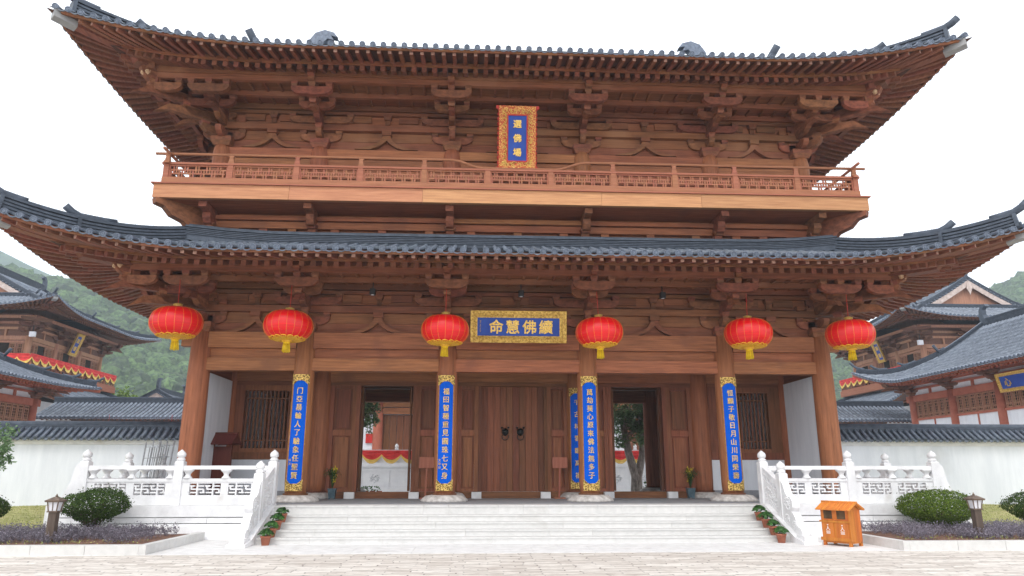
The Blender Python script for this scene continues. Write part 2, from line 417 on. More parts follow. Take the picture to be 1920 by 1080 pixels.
# ------------------------------------------------------------ the gate
GD = 9.0                                     # depth, column rows at y = 0, 2.6, 6.4, 9
CX = [-8.9, -6, -2, 2, 6, 8.9]; CY = [-4.5, -1.9, 1.9, 4.5]
gate = thing('temple_gate', (0, 0, .75), 'two-storey brown timber temple gate with two upswept grey tiled roofs and a balcony', 'temple gate')
class _G: pass
G0 = bpy.data.objects.new
def sidemap(side):
    return {0: lambda s, o, z: (s, -o, z), 1: lambda s, o, z: (8.9 + o, 4.5 + s, z), 2: lambda s, o, z: (-s, 9 + o, z), 3: lambda s, o, z: (-8.9 - o, 4.5 - s, z)}[side]
def GZ(side): f = sidemap(side); dz = -.75 + (.004 if side in (1, 3) else 0); return lambda x, y, z: (lambda p: (p[0], p[1], p[2] + dz))(f(x, y, z))
def GL(x, y, z): return (x, y, z - .75)       # world to gate-local
def cols_of(side): return CX if side in (0, 2) else CY

# columns with stone bases
cm = MB(); cm.lathe(0, 0, [(.28, .16), (.30, .5), (.305, 1.8), (.29, 3.4), (.265, 4.62)], 20); colme = cm.mesh('column', M['wcol'])
def base_me(k=1.0):
    b = MB(); b.lathe(0, 0, [(.62 * k, 0), (.64 * k, .03), (.60 * k, .08), (.50 * k, .16), (.40 * k, .175), (.37 * k, .18)], 48, fl=(.025, 16))
    b.mi = 1; b.lathe(0, 0, [(.33, .17), (.33, .225)], 20); return b.mesh('column_base', [M['capst'], M['wdk']])
bme = base_me(); bme2 = base_me(.9)
for iy, y in enumerate((0, 2.6, 6.4, 9)):
    for x in CX:
        if iy in (1, 2) and abs(x) > 8: xx = x
        link('column', colme, gate, (x, y, .0)); link('column_base', bme if iy == 0 else bme2, gate, (x, y, 0))

def beam(mb, s0, s1, o0, o1, z0, z1): mb.box(s0, s1, o0, o1, z0, z1)

# column-head lintels, one object per bay, front and back; sides
for side in range(4):
    C_ = cols_of(side); bays = list(zip(C_[:-1], C_[1:]))
    for s0, s1 in bays:
        m_ = MB(GZ(side)); a, b = s0 + .24, s1 - .24
        m_.box(a, b, -.14, .20, 4.90, 5.345); m_.build('upper_lintel', M['wx'] if side in (0, 2) else M['wy'], gate)
        m_ = MB(GZ(side)); m_.box(a, b, -.1, .03, 4.62, 4.897); m_.build('lintel_board', M['wx'] if side in (0, 2) else M['wy'], gate)
        m_ = MB(GZ(side)); m_.box(a, b, -.13, .16, 4.27, 4.617); m_.build('lower_lintel', M['wx'] if side in (0, 2) else M['wy'], gate)
    for sg in (-1, 1):   # beam ends past the corner columns
        m_ = MB(GZ(side)); e = C_[-1] * sg
        m_.box(min(e + .2 * sg, e + .52 * sg), max(e + .2 * sg, e + .52 * sg), -.11, .12, 4.94, 5.30)
        if side in (0, 2): m_.build('beam_end', M['wx'], gate)

def arm(mb, x0, x1, y, z0, z1, th=.16, along='x', cx=0):
    """bracket arm with curved-under ends, between x0..x1"""
    h = z1 - z0; e = min(.28, (x1 - x0) / 3)
    prof = [(x0, z1), (x0, z0 + h * .62), (x0 + e * .22, z0 + h * .32), (x0 + e * .55, z0 + h * .1), (x0 + e, z0), (x1 - e, z0), (x1 - e * .55, z0 + h * .1), (x1 - e * .22, z0 + h * .32), (x1, z0 + h * .62), (x1, z1)]
    if along == 'x': mb.prism(prof[::-1], lambda u, v, k: (cx + u, y - th / 2 + th * k, v))
    else: mb.prism(prof, lambda u, v, k: (cx - th / 2 + th * k, u, v))
def block(mb, x, y, z, w_=.2, h=.15): mb.frus(x, y, z, z + h * .45, w_ * .72, w_ * .72, w_, w_); mb.cbox(x, y, z + h * .725, w_, w_, h * .55)

def bracket_mesh(full=True):
    """one bracket set, z 0 at lintel top, y negative outward"""
    m_ = MB()
    m_.frus(0, 0, 0, .13, .42, .42, .56, .56); m_.cbox(0, 0, .2, .56, .56, .14)
    arm(m_, -.62, .62, 0, .25, .48, .17); block(m_, -.54, 0, .48); block(m_, .54, 0, .48)
    arm(m_, -.95, .95, -.1, .80, 1.02, .26); block(m_, -.87, -.1, 1.02); block(m_, .87, -.1, 1.02)
    # forward arms
    def fwd(y1, z0, z1, th=.17):
        h = z1 - z0
        pr = [(.3, z1), (.3, z0), (y1 + .3, z0), (y1 + .14, z0 + h * .12), (y1 + .04, z0 + h * .36), (y1, z0 + h * .66), (y1, z1)]
        m_.prism(pr, lambda u, v, k: (-th / 2 + th * k, u, v))
    fwd(-.48, .28, .52); block(m_, 0, -.4, .52)
    fwd(-.92, .66, .90); block(m_, 0, -.84, .90)
    arm(m_, -.52, .52, -.84, .92, 1.14, .15); block(m_, -.44, -.84, 1.14, .18); block(m_, .44, -.84, 1.14, .18); block(m_, 0, -.84, 1.14, .18)
    # slanted beak
    m_.prism([(.2, 1.12), (.2, .86), (-1.30, .74), (-1.52, .64), (-1.30, .86), (-.9, .96)], lambda u, v, k: (-.08 + .16 * k, u, v))
    block(m_, 0, -1.3, .86, .2, .12)
    fwd(-1.62, .98, 1.22, .16)
    arm(m_, -.58, .58, -1.56, .98, 1.22, .16); block(m_, -.49, -1.56, 1.22, .19, .15); block(m_, .49, -1.56, 1.22, .19, .15); block(m_, 0, -1.56, 1.22, .19, .15)
    m_.box(-.09, .09, -1.78, .1, 1.38, 1.54)
    m_.prism([(-1.78, 1.54), (-1.78, 1.46), (-1.9, 1.5), (-1.86, 1.62), (-1.7, 1.66)], lambda u, v, k: (-.09 + .18 * k, u, v))
    return m_
bk = bracket_mesh().mesh('bracket_set', M['wbrk'])
def corner_mesh():
    m_ = MB(); q = math.sqrt(.5)
    m_.frus(0, 0, 0, .13, .46, .46, .6, .6); m_.cbox(0, 0, .2, .6, .6, .14)
    for T in (lambda x, y, z: (x, y, z), lambda x, y, z: (-y, -x, z)):
        m_.T = T
        arm(m_, -.62, .62, 0, .25, .48, .17); block(m_, -.54, 0, .48)
        pr = lambda y1, z0, z1: [(.3, z1), (.3, z0), (y1 + .3, z0), (y1 + .1, z0 + (z1 - z0) * .3), (y1, z1 - .08), (y1, z1)]
        for y1, z0, z1 in ((-.48, .28, .52), (-.92, .66, .9), (-1.62, .98, 1.22)): m_.prism(pr(y1, z0, z1), lambda u, v, k: (-.085 + .17 * k, u, v))
        arm(m_, -.52, .95, -.84, .92, 1.14, .15); block(m_, -.44, -.84, 1.14, .18); block(m_, .3, -.84, 1.14, .18)
        arm(m_, -.58, .58, -1.56, .98, 1.22, .16); arm(m_, .75, 1.62, -1.56, .98, 1.22, .16)
        for xx in (-.49, .0, .49, .84, 1.5): block(m_, xx, -1.56, 1.22, .19, .15)
        m_.prism([(.2, 1.12), (.2, .86), (-1.30, .74), (-1.52, .64), (-1.30, .86), (-.9, .96)], lambda u, v, k: (-.08 + .16 * k, u, v))
    # diagonal arms, twice as long
    m_.T = lambda x, y, z: (-y * q + x * q, y * q + x * q, z)
    for y1, z0, z1 in ((-.75, .28, .54), (-1.35, .64, .9), (-2.35, .96, 1.22)):
        h = z1 - z0; m_.prism([(.3, z1), (.3, z0), (y1 + .4, z0), (y1 + .16, z0 + h * .15), (y1, z0 + h * .7), (y1, z1)], lambda u, v, k: (-.1 + .2 * k, u, v))
    m_.prism([(.2, 1.0), (.2, .7), (-1.7, .56), (-2.1, .40), (-1.75, .74), (-1.2, .86)], lambda u, v, k: (-.1 + .2 * k, u, v))
    m_.prism([(.2, 1.3), (.2, 1.0), (-2.2, .9), (-2.75, .72), (-2.3, 1.08), (-1.6, 1.2)], lambda u, v, k: (-.1 + .2 * k, u, v))
    block(m_, 0, -.65, .54, .26); block(m_, 0, -1.25, .9, .26); block(m_, 0, -2.2, 1.22, .26)
    m_.prism([(-1.9, 1.2), (-2.3, 1.22), (-2.5, 1.34), (-2.62, 1.55), (-2.5, 1.75), (-2.2, 1.7), (-1.9, 1.6)], lambda u, v, k: (-.09 + .18 * k, u, v))
    return m_
ck = corner_mesh().mesh('corner_bracket_set', M['wbrk'])
fg = MB(); q_ = math.sqrt(.5)
fg.lathe(0, 0, [(.02, -.02), (.09, 0), (.12, .1), (.08, .2), (.1, .24), (.05, .29), (.075, .33), (.07, .41), (.01, .47)], 10)
fg.lathe(.08, .02, [(.01, .05), (.05, .09), (.05, .18), (.01, .22)], 8); fg.lathe(-.06, -.07, [(.01, .0), (.06, .02), (.05, .12), (.01, .15)], 8)
M['figure'] = nmat('pale_carved_wood', (.40, .24, .13), (.66, .46, .28), nscale=14, rough=.6, bump=.5)
fgme = fg.mesh('corner_figure', M['figure'])

def storey_top(z0, zb=.0):
    """infill, beams and brackets of the eave zone on all four sides; z0 = top of lintel (world)"""
    for side in range(4):
        C_ = cols_of(side); wm = M['wpan'] if side in (0, 2) else M['wy']; T = GZ(side)
        w_ = MB(T); [w_.box(C_[0], C_[-1], -.05, -.03 + .012 * (i % 2), z0 + .30 * i + .003, z0 + .30 * i + .297) for i in range(6)]; w_.box(C_[0], C_[-1], -.08, -.05, z0 - zb, z0 + 1.75)
        w_.build('wall_board', wm, gate)
        b_ = MB(T)
        for (za, zc, o) in ((.60, .79, .15), (.83, .86, .07), (1.14, 1.24, .12), (1.27, 1.44, .17), (1.46, 1.7, .06)):
            for s0, s1 in zip(C_[:-1], C_[1:]): b_.box(s0 + .004, s1 - .004, -.03, o, z0 + za, z0 + zc)
        # short pieces that break the long beams
        for s0, s1 in zip(C_[:-1], C_[1:]):
            for fr in (.18, .82): b_.box(s0 + (s1 - s0) * fr - .1, s0 + (s1 - s0) * fr + .1, -.03, .17, z0 + .80, z0 + .93)
            for fr in (.3, .66): b_.box(s0 + (s1 - s0) * fr - .3, s0 + (s1 - s0) * fr + .3, -.03, .045, z0 + .93, z0 + 1.135)
        b_.build('wall_beams', wm, gate)
        # intermediate beams carried by the brackets and the outer purlin
        e = .84; eo = 1.56; A = C_[-1]
        b_ = MB(T); b_.box(-A - e + .07, A + e - .07, .77, .91, z0 + 1.29, z0 + 1.45); b_.build('bracket_beam', wm, gate)
        b_ = MB(T); b_.box(-A - eo + .1, A + eo - .1, 1.49, 1.63, z0 + 1.37, z0 + 1.53); b_.build('bracket_beam', wm, gate)
        b_ = MB(T); b_.box(-A - eo - .3, A + eo + .3, 1.45, 1.68, z0 + 1.535, z0 + 1.72 + zb * .12); b_.build('eave_purlin', wm, gate)
        # sloping boards with ribs between the beams
        c_ = MB(T)
        for o0, zA, o1, zB in ((.10, 1.45, .78, 1.50), (.9, 1.46, 1.5, 1.60)):
            c_.add([(-A, o0, z0 + zA), (A, o0, z0 + zA), (A + .5, o1, z0 + zB), (-A - .5, o1, z0 + zB)], [(0, 1, 2, 3)])
            k = int(A * 2 / .42)
            for i in range(k):
                s = -A + .2 + i * .42
                c_.box(s - .03, s + .03, o0 + .01, o1 - .01, z0 + zA - .05, z0 + zA + .01)
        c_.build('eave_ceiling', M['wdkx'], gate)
        # inverted V struts and small posts
        for s0, s1 in zip(C_[:-1], C_[1:]):
            c = (s0 + s1) / 2; wv = min(.95, (s1 - s0) * .3)
            v_ = MB(T)
            for sg in (-1, 1):
                P = [(0, .50), (.10, .50), (.13, .38), (.22, .25), (.38, .14), (.62, .07), (wv - .1, .03), (wv, 0), (wv - .28, -.0), (.5, .0), (.30, .07), (.14, .17), (.03, .27), (0, .30)]
                pp = [(sg * a, b) for a, b in P]
                if sg > 0: pp = pp[::-1]
                v_.prism(pp, lambda u, v, k: (c + u, -.01 + .15 * k, z0 + v + .002))
            v_.box(c - .14, c + .14, -.01, .2, z0 + .46, z0 + .595)
            v_.build('inverted_v_strut', M['wpan'] if side in (0, 2) else M['wy'], gate)
            p_ = MB(T); p_.box(c - .07, c + .07, -.01, .07, z0 + .795, z0 + 1.05); block(p_, c, .06, z0 + 1.0, .24, .14); p_.build('short_post', M['wdk'], gate)
        # bracket sets
        base = {0: (lambda s: (s, 0)), 1: (lambda s: (8.9, 4.5 + s)), 2: (lambda s: (-s, 9)), 3: (lambda s: (-8.9, 4.5 - s))}[side]
        rz = {0: 0, 1: math.pi / 2, 2: math.pi, 3: -math.pi / 2}[side]
        for s in C_[1:-1]:
            x, y = base(s); link('bracket_set', bk, gate, GL(x, y, z0), rz)
    for (x, y, rz) in ((8.9, 0, 0), (8.9, 9, math.pi / 2), (-8.9, 9, math.pi), (-8.9, 0, -math.pi / 2)):
        link('corner_bracket_set', ck, gate, GL(x, y, z0), rz)
        s_, t_ = (1 if x > 0 else -1), (-1 if y < 5 else 1)
        link('corner_figure', fgme, gate, GL(x + s_ * 1.72, y + t_ * 1.72, z0 + 1.36))

storey_top(5.35)
# lower skirt roof
low = Roof(8.9 + 3.6, 4.5 + 3.6, 6.78, .30, .017, .85, 5.6, .45, C=(0, 4.5), din=3.05)
low.C = (0, 4.5); low.zE -= .75
low.tiles(gate); top_band(low, gate, .32, .13, .2); hip_beams(low, gate, 3.6)
hip_ridges(low, gate, 3.05, [(3.05, 1.25), (1.25, .28)], h=.46, horn=.36, rise=.2)
raft = low.underside(gate, 3.6)
# upper hip-and-gable roof
upz = 11.03
storey_top(upz, 1.7)
up = Roof(8.9 + 3.2, 4.5 + 3.2, 12.64 - .75, .33, .028, .68, 6.0, .36, C=(0, 4.5), Gx=8.3)
up.tiles(gate); hip_beams(up, gate, 3.2)
hip_ridges(up, gate, 4.1, [(4.0, 1.5), (1.5, .35)], h=.50, w=.12, horn=.34, rise=.16)
raft2 = up.underside(gate, 3.2, sl=.36)
# rafters: the hundred that show largest are parts, the rest one part
allr = [(0 if (s == 0) else 1, (0 if k == 'f' else 1), t, m_) for s, t, k, m_ in raft]
allr2 = [(0 if (s == 0) else 1, (0 if k == 'f' else 1), t, m_) for s, t, k, m_ in raft2]
pri = sorted([r for r in allr if r[0] == 0 and r[1] == 0], key=lambda r: r[2])[:50] + sorted([r for r in allr2 if r[0] == 0 and r[1] == 0], key=lambda r: r[2])[:50]
ids = {id(r[3]) for r in pri}
for r in pri: r[3].build('rafter', [M['wy'], M['rend']], gate)
rest = MB()
for r in allr + allr2:
    if id(r[3]) in ids: continue
    nf = len(r[3].f); rest.add(r[3].v, r[3].f); rest.m[-1] = r[3].m[-1]
tag(rest.build('rafter', [M['wy'], M['rend']], gate), kind='stuff')
# ridge, gable ridges, ridge ornaments, gables
zr = up.zE + up.prof(up.Hy)
rd = MB(); rd.sweep([((x, 4.5, zr), (0, 1, 0)) for x in (-7.9, 0, 7.9)], band_layers(.5, .16, 7)); rd.build('main_ridge', M['ridge'], gate)
for sg in (-1, 1):
    for fb in (-1, 1):
        side = 0 if fb < 0 else 2
        path = [(up.S(side, sg * 8.15 * (1 if side == 0 else -1), d), Vector((1, 0, 0))) for d in [7.7 - 4.6 * i / 8 for i in range(9)]]
        g_ = MB(); g_.sweep(path, band_layers(.42, .12)); p = path[-1][0]
        g_.bar(p + Vector((0, 0, .2)), p + Vector((0, fb * .1, .2)), .36, .36)
        g_.tube([path[-2][0] + Vector((0, 0, .42)), p + Vector((0, 0, .45)), p + Vector((sg * .05, fb * .2, .58)), p + Vector((sg * .2, fb * .42, .86))], .12, 12)
        g_.build('gable_ridge', M['ridge'], gate)
    gb = MB(); gb.add([(sg * 8.2, 4.5 + y, up.zE + up.prof(7.7 - abs(y)) - .1) for y in (-4.5, -3, -1.5, 0, 1.5, 3, 4.5)] + [(sg * 8.2, 4.5 + 4.5, up.zE + 1.0), (sg * 8.2, 0, up.zE + 1.0)], [tuple(range(9))])
    gb.build('gable_wall', M['wx'], gate)
    oc = MB(); ol = [(-.42, 0), (-.5, .5), (-.42, .95), (-.2, 1.28), (.15, 1.42), (.5, 1.32), (.66, 1.12), (.40, 1.18), (.52, .98), (.28, 1.05), (.12, .88), (.1, .6), (.3, .4), (.42, 0)]
    pp = [(-sg * u, v) for u, v in ol]
    if sg < 0: pp = pp[::-1]
    oc.prism(pp, lambda u, v, k: (sg * 7.35 + u, 4.5 - .16 + .32 * k, zr - .12 + v), False)
    oc.build('ridge_ornament', M['tiled'], gate)

# upper storey: columns, wall, balcony
uc = MB(); uc.lathe(0, 0, [(.28, 0), (.28, 1.75), (.24, 1.98)], 18); ucm = uc.mesh('upper_column', M['wcol'])
for side in range(4):
    for s in cols_of(side)[:-1]:
        x, y, z = sidemap(side)(s, 0, 9.3); link('upper_column', ucm, gate, GL(x, y, z - .22))
    T = GZ(side); C_ = cols_of(side)
    b_ = MB(T)
    for s0, s1 in zip(C_[:-1], C_[1:]):
        b_.box(s0 + .2, s1 - .2, -.05, .12, upz - .3, upz - .02); b_.box(s0 + .2, s1 - .2, -.05, .08, upz - .62, upz - .34)
        b_.box(s0 + .2, s1 - .2, -.05, .10, upz - .98, upz - .70)
    b_.build('upper_lintel', M['wx'] if side in (0, 2) else M['wy'], gate)
    # balcony fascia and plinth course
    A = C_[-1]
    f_ = MB(T); e = 1.3 if side in (0, 2) else 1.097; 
    nb = 5 if side in (0, 2) else 3; cuts = [-A - e] + [(-A - e) + 2 * (A + e) * (i + random.uniform(-.25, .25)) / nb for i in range(1, nb)] + [A + e]
    for i, (q0, q1) in enumerate(zip(cuts[:-1], cuts[1:])): f_.box(q0 + .003, q1 - .003, 1.1, 1.3 - .004 * (i % 2), 8.9, 9.30)
    f_.build('balcony_fascia', M['wfas'], gate)
    f_ = MB(T); f_.box(-A - e - .06, A + e + .06, 1.02, 1.36, 9.303, 9.335); e = 1.17 if side in (0, 2) else .99; f_.box(-A - e, A + e, 1.0, 1.17, 9.338, 9.56); f_.build('balcony_curb', M['wbal'], gate)
    # wall under the balcony
    w_ = MB(T); w_.box(-A, A, -.02, .02, 7.6, 8.9); w_.build('wall_board', M['wx'] if side in (0, 2) else M['wy'], gate)
    w_ = MB(T)
    for s0, s1 in zip(C_[:-1], C_[1:]):
        w_.box(s0 + .004, s1 - .004, 0, .22, 8.42, 8.62); w_.box(s0 + .004, s1 - .004, 0, .32, 8.64, 8.76)
        c = (s0 + s1) / 2; w_.box(c - .06, c + .06, 0, .09, 7.9, 8.3); block(w_, c, .06, 8.27, .24, .15)
        for q in (s0 + .62, s1 - .62): w_.box(q - .05, q + .05, 0, .1, 8.1, 8.28); block(w_, q, .06, 8.27, .24, .15)
    w_.build('wall_beams', M['wx'] if side in (0, 2) else M['wy'], gate)
    for s in C_:
        if side in (1, 3) and abs(s) > 4.4: continue
        k_ = MB(T)
        P = [(0, 8.0), (.14, 8.0), (.2, 8.14), (.34, 8.2), (.4, 8.36), (.62, 8.42), (.72, 8.55), (.72, 8.7), (1.08, 8.74), (1.08, 8.895), (0, 8.895)]
        k_.prism(P[::-1], lambda u, v, k: (s - .11 + .22 * k, u, v)); k_.box(s - .3, s + .3, -.01, .3, 7.95, 8.12)
        k_.frus(s, .40, 8.36, 8.46, .22, .2, .34, .24)
        k_.build('balcony_bracket', M['wbrk'], gate)
for sx in (-1, 1):
    for fy, yy in ((-1, 0), (1, 9)):
        k_ = MB(lambda u, v, k: (sx * (8.9 + v * .707 - k * .707 * 0) - sx * k * 0, yy + fy * v * .707, u))
        dd = Vector((sx * .707, fy * .707, 0)); rr = Vector((-dd.y, dd.x, 0)); k_ = MB()
        P = [(0, 7.9), (.2, 7.9), (.45, 8.1), (.75, 8.2), (.95, 8.4), (1.3, 8.5), (1.5, 8.7), (1.75, 8.75), (1.78, 8.895), (0, 8.895)]
        k_.prism(P, lambda u, v, k: GL(*(Vector((sx * 8.9, yy, 0)) + dd * u + rr * (-.13 + .26 * k) + Vector((0, 0, v)))))
        k_.build('balcony_bracket', M['wbrk'], gate)
fl = MB(); fl.box(-10.05, 10.05, -1.15, 10.15, 8.90 - .75, 8.96 - .75); fl.build('balcony_floor', M['wx'], gate)
ce = MB(); ce.box(-8.85, 8.85, .05, 8.95, 5.36 - .75, 5.42 - .75); ce.build('ceiling', M['wdk'], gate)

# balcony railing: one part per panel bay
fret = [((0, 0), (0, 1)), ]
def lattice(mb, s0, s1, z0, z1, o, th=.04, u=.145):
    """interlocked fret of short bars"""
    h = z1 - z0; n = max(1, int(round((s1 - s0) / u))); u = (s1 - s0) / n
    for i in range(n):
        a = s0 + i * u; f = i % 2
        zA, zB = z0 + h * .33, z0 + h * .67
        mb.box(a + u * .5 - th / 2, a + u * .5 + th / 2, o - th / 2, o + th / 2, z0 if f else zA, zB if f else z1)
        mb.box(a + .002, a + u * .85, o - th / 2 + .002, o + th / 2 - .002, (zA if f else zB) - th / 2, (zA if f else zB) + th / 2)
        mb.box(a + u * .15, a + u * 1.1, o - th / 2 + .004, o + th / 2 - .004, (zB if f else zA) - th / 2 + .002, (zB if f else zA) + th / 2 + .002)
        mb.box(a - th / 2, a + th / 2, o - th / 2 + .006, o + th / 2 - .006, zA if f else z0, z1 if f else zB)
RP = [-10.02, -8.24, -6.38, -4.57, -2.75, -.915, .915, 2.75, 4.57, 6.38, 8.24, 10.02]
for side in range(4):
    T = GZ(side); front = side in (0, 2)
    ps = RP if front else [-5.62, -3.75, -1.87, 0, 1.87, 3.75, 5.62]
    ps = [p * (10.0 / 10.02) for p in ps] if front else ps
    for p in ps if front else ps[1:-1]:
        q = MB(T); q.box(p - .075, p + .075, 1.0, 1.13, 9.56, 9.97)
        if not (front and abs(p) < 1): q.prism([(-.09, 10.03), (.09, 10.03), (.065, 10.12), (.05, 10.22), (.08, 10.27), (-.08, 10.27), (-.05, 10.22), (-.065, 10.12)], lambda a, b, k: (p + a, 1.02 + .09 * k, b))
        q.build('railing_post', M['wbal'], gate)
    a, b = ps[0], ps[-1]
    q = MB(T); q.box(a - .12, b + .12, .985, 1.145, 9.97, 10.03); q.build('middle_rail', M['wbal'], gate)
    q = MB(T)
    if side == 0:
        for sg in (-1, 1):
            pts = [(sg * 10.35, 1.065, 10.31), (sg * 6, 1.065, 10.31), (sg * 1.95, 1.065, 10.31)] + [(sg * (1.95 - .9 * t), 1.065, 10.31 - .24 * (3 * t * t - 2 * t * t * t)) for t in (.2, .4, .6, .8, 1)] + [(0, 1.065, 10.062)]
            q.tube(pts, .042, 8)
    else: q.tube([(a - .33, 1.065, 10.31), (b + .33, 1.065, 10.31)], .042, 8)
    q.build('top_rail', M['wbal'], gate)
    for p0, p1 in zip(ps[:-1], ps[1:]):
        q = MB(T); a, b = p0 + .077, p1 - .077
        q.box(a, b, 1.03, 1.10, 9.563, 9.60); q.box(a, b, 1.03, 1.10, 9.925, 9.967); q.box(a, a + .035, 1.03, 1.10, 9.602, 9.923); q.box(b - .035, b, 1.03, 1.10, 9.602, 9.923)
        lattice(q, a + .05, b - .05, 9.60, 9.925, 1.065)
        q.build('lattice_panel', M['wbal'], gate)

# ground-floor partition at y = 2.6
def gbox(name, mat, x0, x1, y0, y1, z0, z1, par=None):
    m_ = MB(); m_.box(x0, x1, y0, y1, z0 - .75, z1 - .75); return m_.build(name, mat, par or gate)
for s0, s1 in zip(CX[:-1], CX[1:]):
    gbox('inner_lintel', M['wx'], s0 + .25, s1 - .25, 2.47, 2.72, 4.30, 4.62)
    gbox('inner_lintel', M['wdkx'], s0 + .25, s1 - .25, 2.50, 2.68, 4.17, 4.297)
    gbox('inner_lintel_board', M['wdkx'], s0 + .25, s1 - .25, 2.55, 2.65, 4.623, 5.35)
    for y in (6.4,): gbox('inner_lintel', M['wdkx'], s0 + .25, s1 - .25, y - .12, y + .12, 4.5, 5.35)
for x in CX: gbox('tie_beam', M['wdk'], x - .12, x + .12, .2, 8.8, 4.72, 5.2)
def panel(x0, x1, y=2.6):
    """two framed panels one over the other"""
    m_ = MB(); z = -.75
    for a, b in ((x0, x0 + .13), (x1 - .13, x1)): m_.box(a, b, y - .10, y + .07, .95 + z, 4.17 + z)
    for a, b in ((.95, 1.04), (2.62, 2.80), (4.08, 4.168)): m_.box(x0 + .131, x1 - .131, y - .09, y + .06, a + z, b + z)
    for a, b in ((1.04, 2.62), (2.80, 4.08)):
        m_.box(x0 + .131, x1 - .131, y - .01, y + .03, a + z, b + z)
        m_.frus((x0 + x1) / 2, y - .025, a + .05 + z, b - .05 + z, x1 - x0 - .40, .04, x1 - x0 - .40, .04)
    m_.build('framed_panel', M['wdoor'], gate)
for sg in (-1, 1):
    for a, b in ((4.90, 5.72), (2.28, 3.02), (1.08, 1.74)):
        panel(min(sg * a, sg * b), max(sg * a, sg * b))
    x0, x1 = sorted((sg * 1.745, sg * 2.27)); 
    gbox('jamb', M['wdk'], min(sg * .985, sg * 1.085), max(sg * .985, sg * 1.085), 2.5, 2.68, .95, 4.168)
    gbox('jamb', M['wdoor'], min(sg * 3.02, sg * 3.14), max(sg * 3.02, sg * 3.14), 2.48, 2.70, .95, 4.168)
    gbox('jamb', M['wdoor'], min(sg * 4.78, sg * 4.9), max(sg * 4.78, sg * 4.9), 2.48, 2.70, .95, 4.168)
    # open leaves folded back inside
    for xx in (3.2, 4.72): gbox('open_door_leaf', M['wdk'], min(sg * xx, sg * (xx + .06)), max(sg * xx, sg * (xx + .06)), 2.75, 3.0, .96, 4.15)
gbox('threshold', M['wdkx'], -1.7, 1.7, 2.52, 2.66, .75, .945)
for sg in (-1, 1):
    a, b = sorted((sg * 1.9, sg * 5.72)); gbox('threshold', M['wdkx'], a, b, 2.52, 2.66, .75, .945)
for x in (-4.98, -3.04, -1.14, .98, 2.94, 4.92): gbox('threshold_stone', M['marble'], x - .13, x + .17, 2.30, 2.50, .75, .94)
# closed double door with ring knockers
for sg in (-1, 1):
    m_ = MB(); n = 5
    for i in range(n):
        a = .004 + .99 * i / n; b = .004 + .99 * (i + 1) / n - .002; x0, x1 = sorted((sg * a, sg * b))
        m_.box(x0 + .004, x1 - .004, 2.57 + random.uniform(0, .012), 2.63, .2, 3.415)
    m_.box(*sorted((0, sg * 1.0)), 2.632, 2.66, .2, 3.415); leaf = m_.build('door_leaf', M['wdoor'], gate)
    k_ = MB(); k_.lathe(0, 0, [(.11, 0), (.11, .02), (.085, .06), (.04, .09), (.01, .1)], 14)
    k_.v = [(sg * .24 + v[0], 2.57 - v[2], 2.0 - (.0) + v[1] * 1.1) for v in k_.v]
    for dx, dz in ((-.07, .05), (.07, .05), (0, -.04), (-.1, .13), (.1, .13)):
        b_ = len(k_.v); k_.lathe(0, 0, [(.035, 0), (.03, .04), (.005, .06)], 8); k_.v[b_:] = [(sg * .24 + dx + v[0], 2.53 - v[2], 2.0 + dz + v[1]) for v in k_.v[b_:]]
    k_.tube([(sg * .24 + .10 * math.cos(a), 2.47, 1.90 + .10 * math.sin(a) - .05) for a in [2.6 + i * (2 * math.pi - 2.1) / 14 for i in range(15)]], .016, 6)
    k_.build('door_knocker', M['iron'], leaf)
# end bays: white dado, latticed window, white end wall
for sg in (-1, 1):
    a, b = sorted((sg * 6.28, sg * 8.66))
    gbox('dado_wall', M['plaster'], a, b, 2.5, 2.7, .98, 1.90)
    gbox('dado_base', M['floor'], a, b, 2.48, 2.72, .75, .977)
    wf = gbox('window_frame', M['wdoor'], a, b, 2.48, 2.72, 1.903, 2.12)
    m_ = MB(); z = -.75
    for q0, q1 in ((a, a + .30), (b - .42, b)): m_.box(q0, q1, 2.49, 2.71, 2.123 + z, 4.168 + z)
    m_.box(a + .302, b - .422, 2.49, 2.71, 4.0 + z, 4.166 + z); m_.box(a + .302, b - .422, 2.5, 2.7, 2.123 + z, 2.24 + z)
    m_.build('window_frame', M['wdoor'], gate)
    m_ = MB(); n = 14; aa, bb = a + .31, b - .43
    for i in range(n): x = aa + (bb - aa) * (i + .5) / n; m_.cbox(x, 2.6, 3.12 + z, .055, .05, 1.755)
    for zz in (2.45, 3.74): m_.box(aa, bb, 2.57, 2.63, zz + z, zz + .045 + z)
    m_.build('window_bars', M['wdk'], gate)
    x0, x1 = sorted((sg * 8.72, sg * 8.90))
    gbox('end_wall', M['plaster'], x0, x1, .31, 2.3, .98, 4.26); gbox('end_wall_base', M['floor'], x0 - .01, x1 + .01, .31, 2.3, .75, .977)
    gbox('end_wall', M['plaster'], x0, x1, 2.9, 8.7, .75, 4.26)
    a, b = sorted((sg * 6.28, sg * 8.66)); gbox('rear_wall', M['plaster'], a, b, 8.9, 9.0, .75, 4.26)
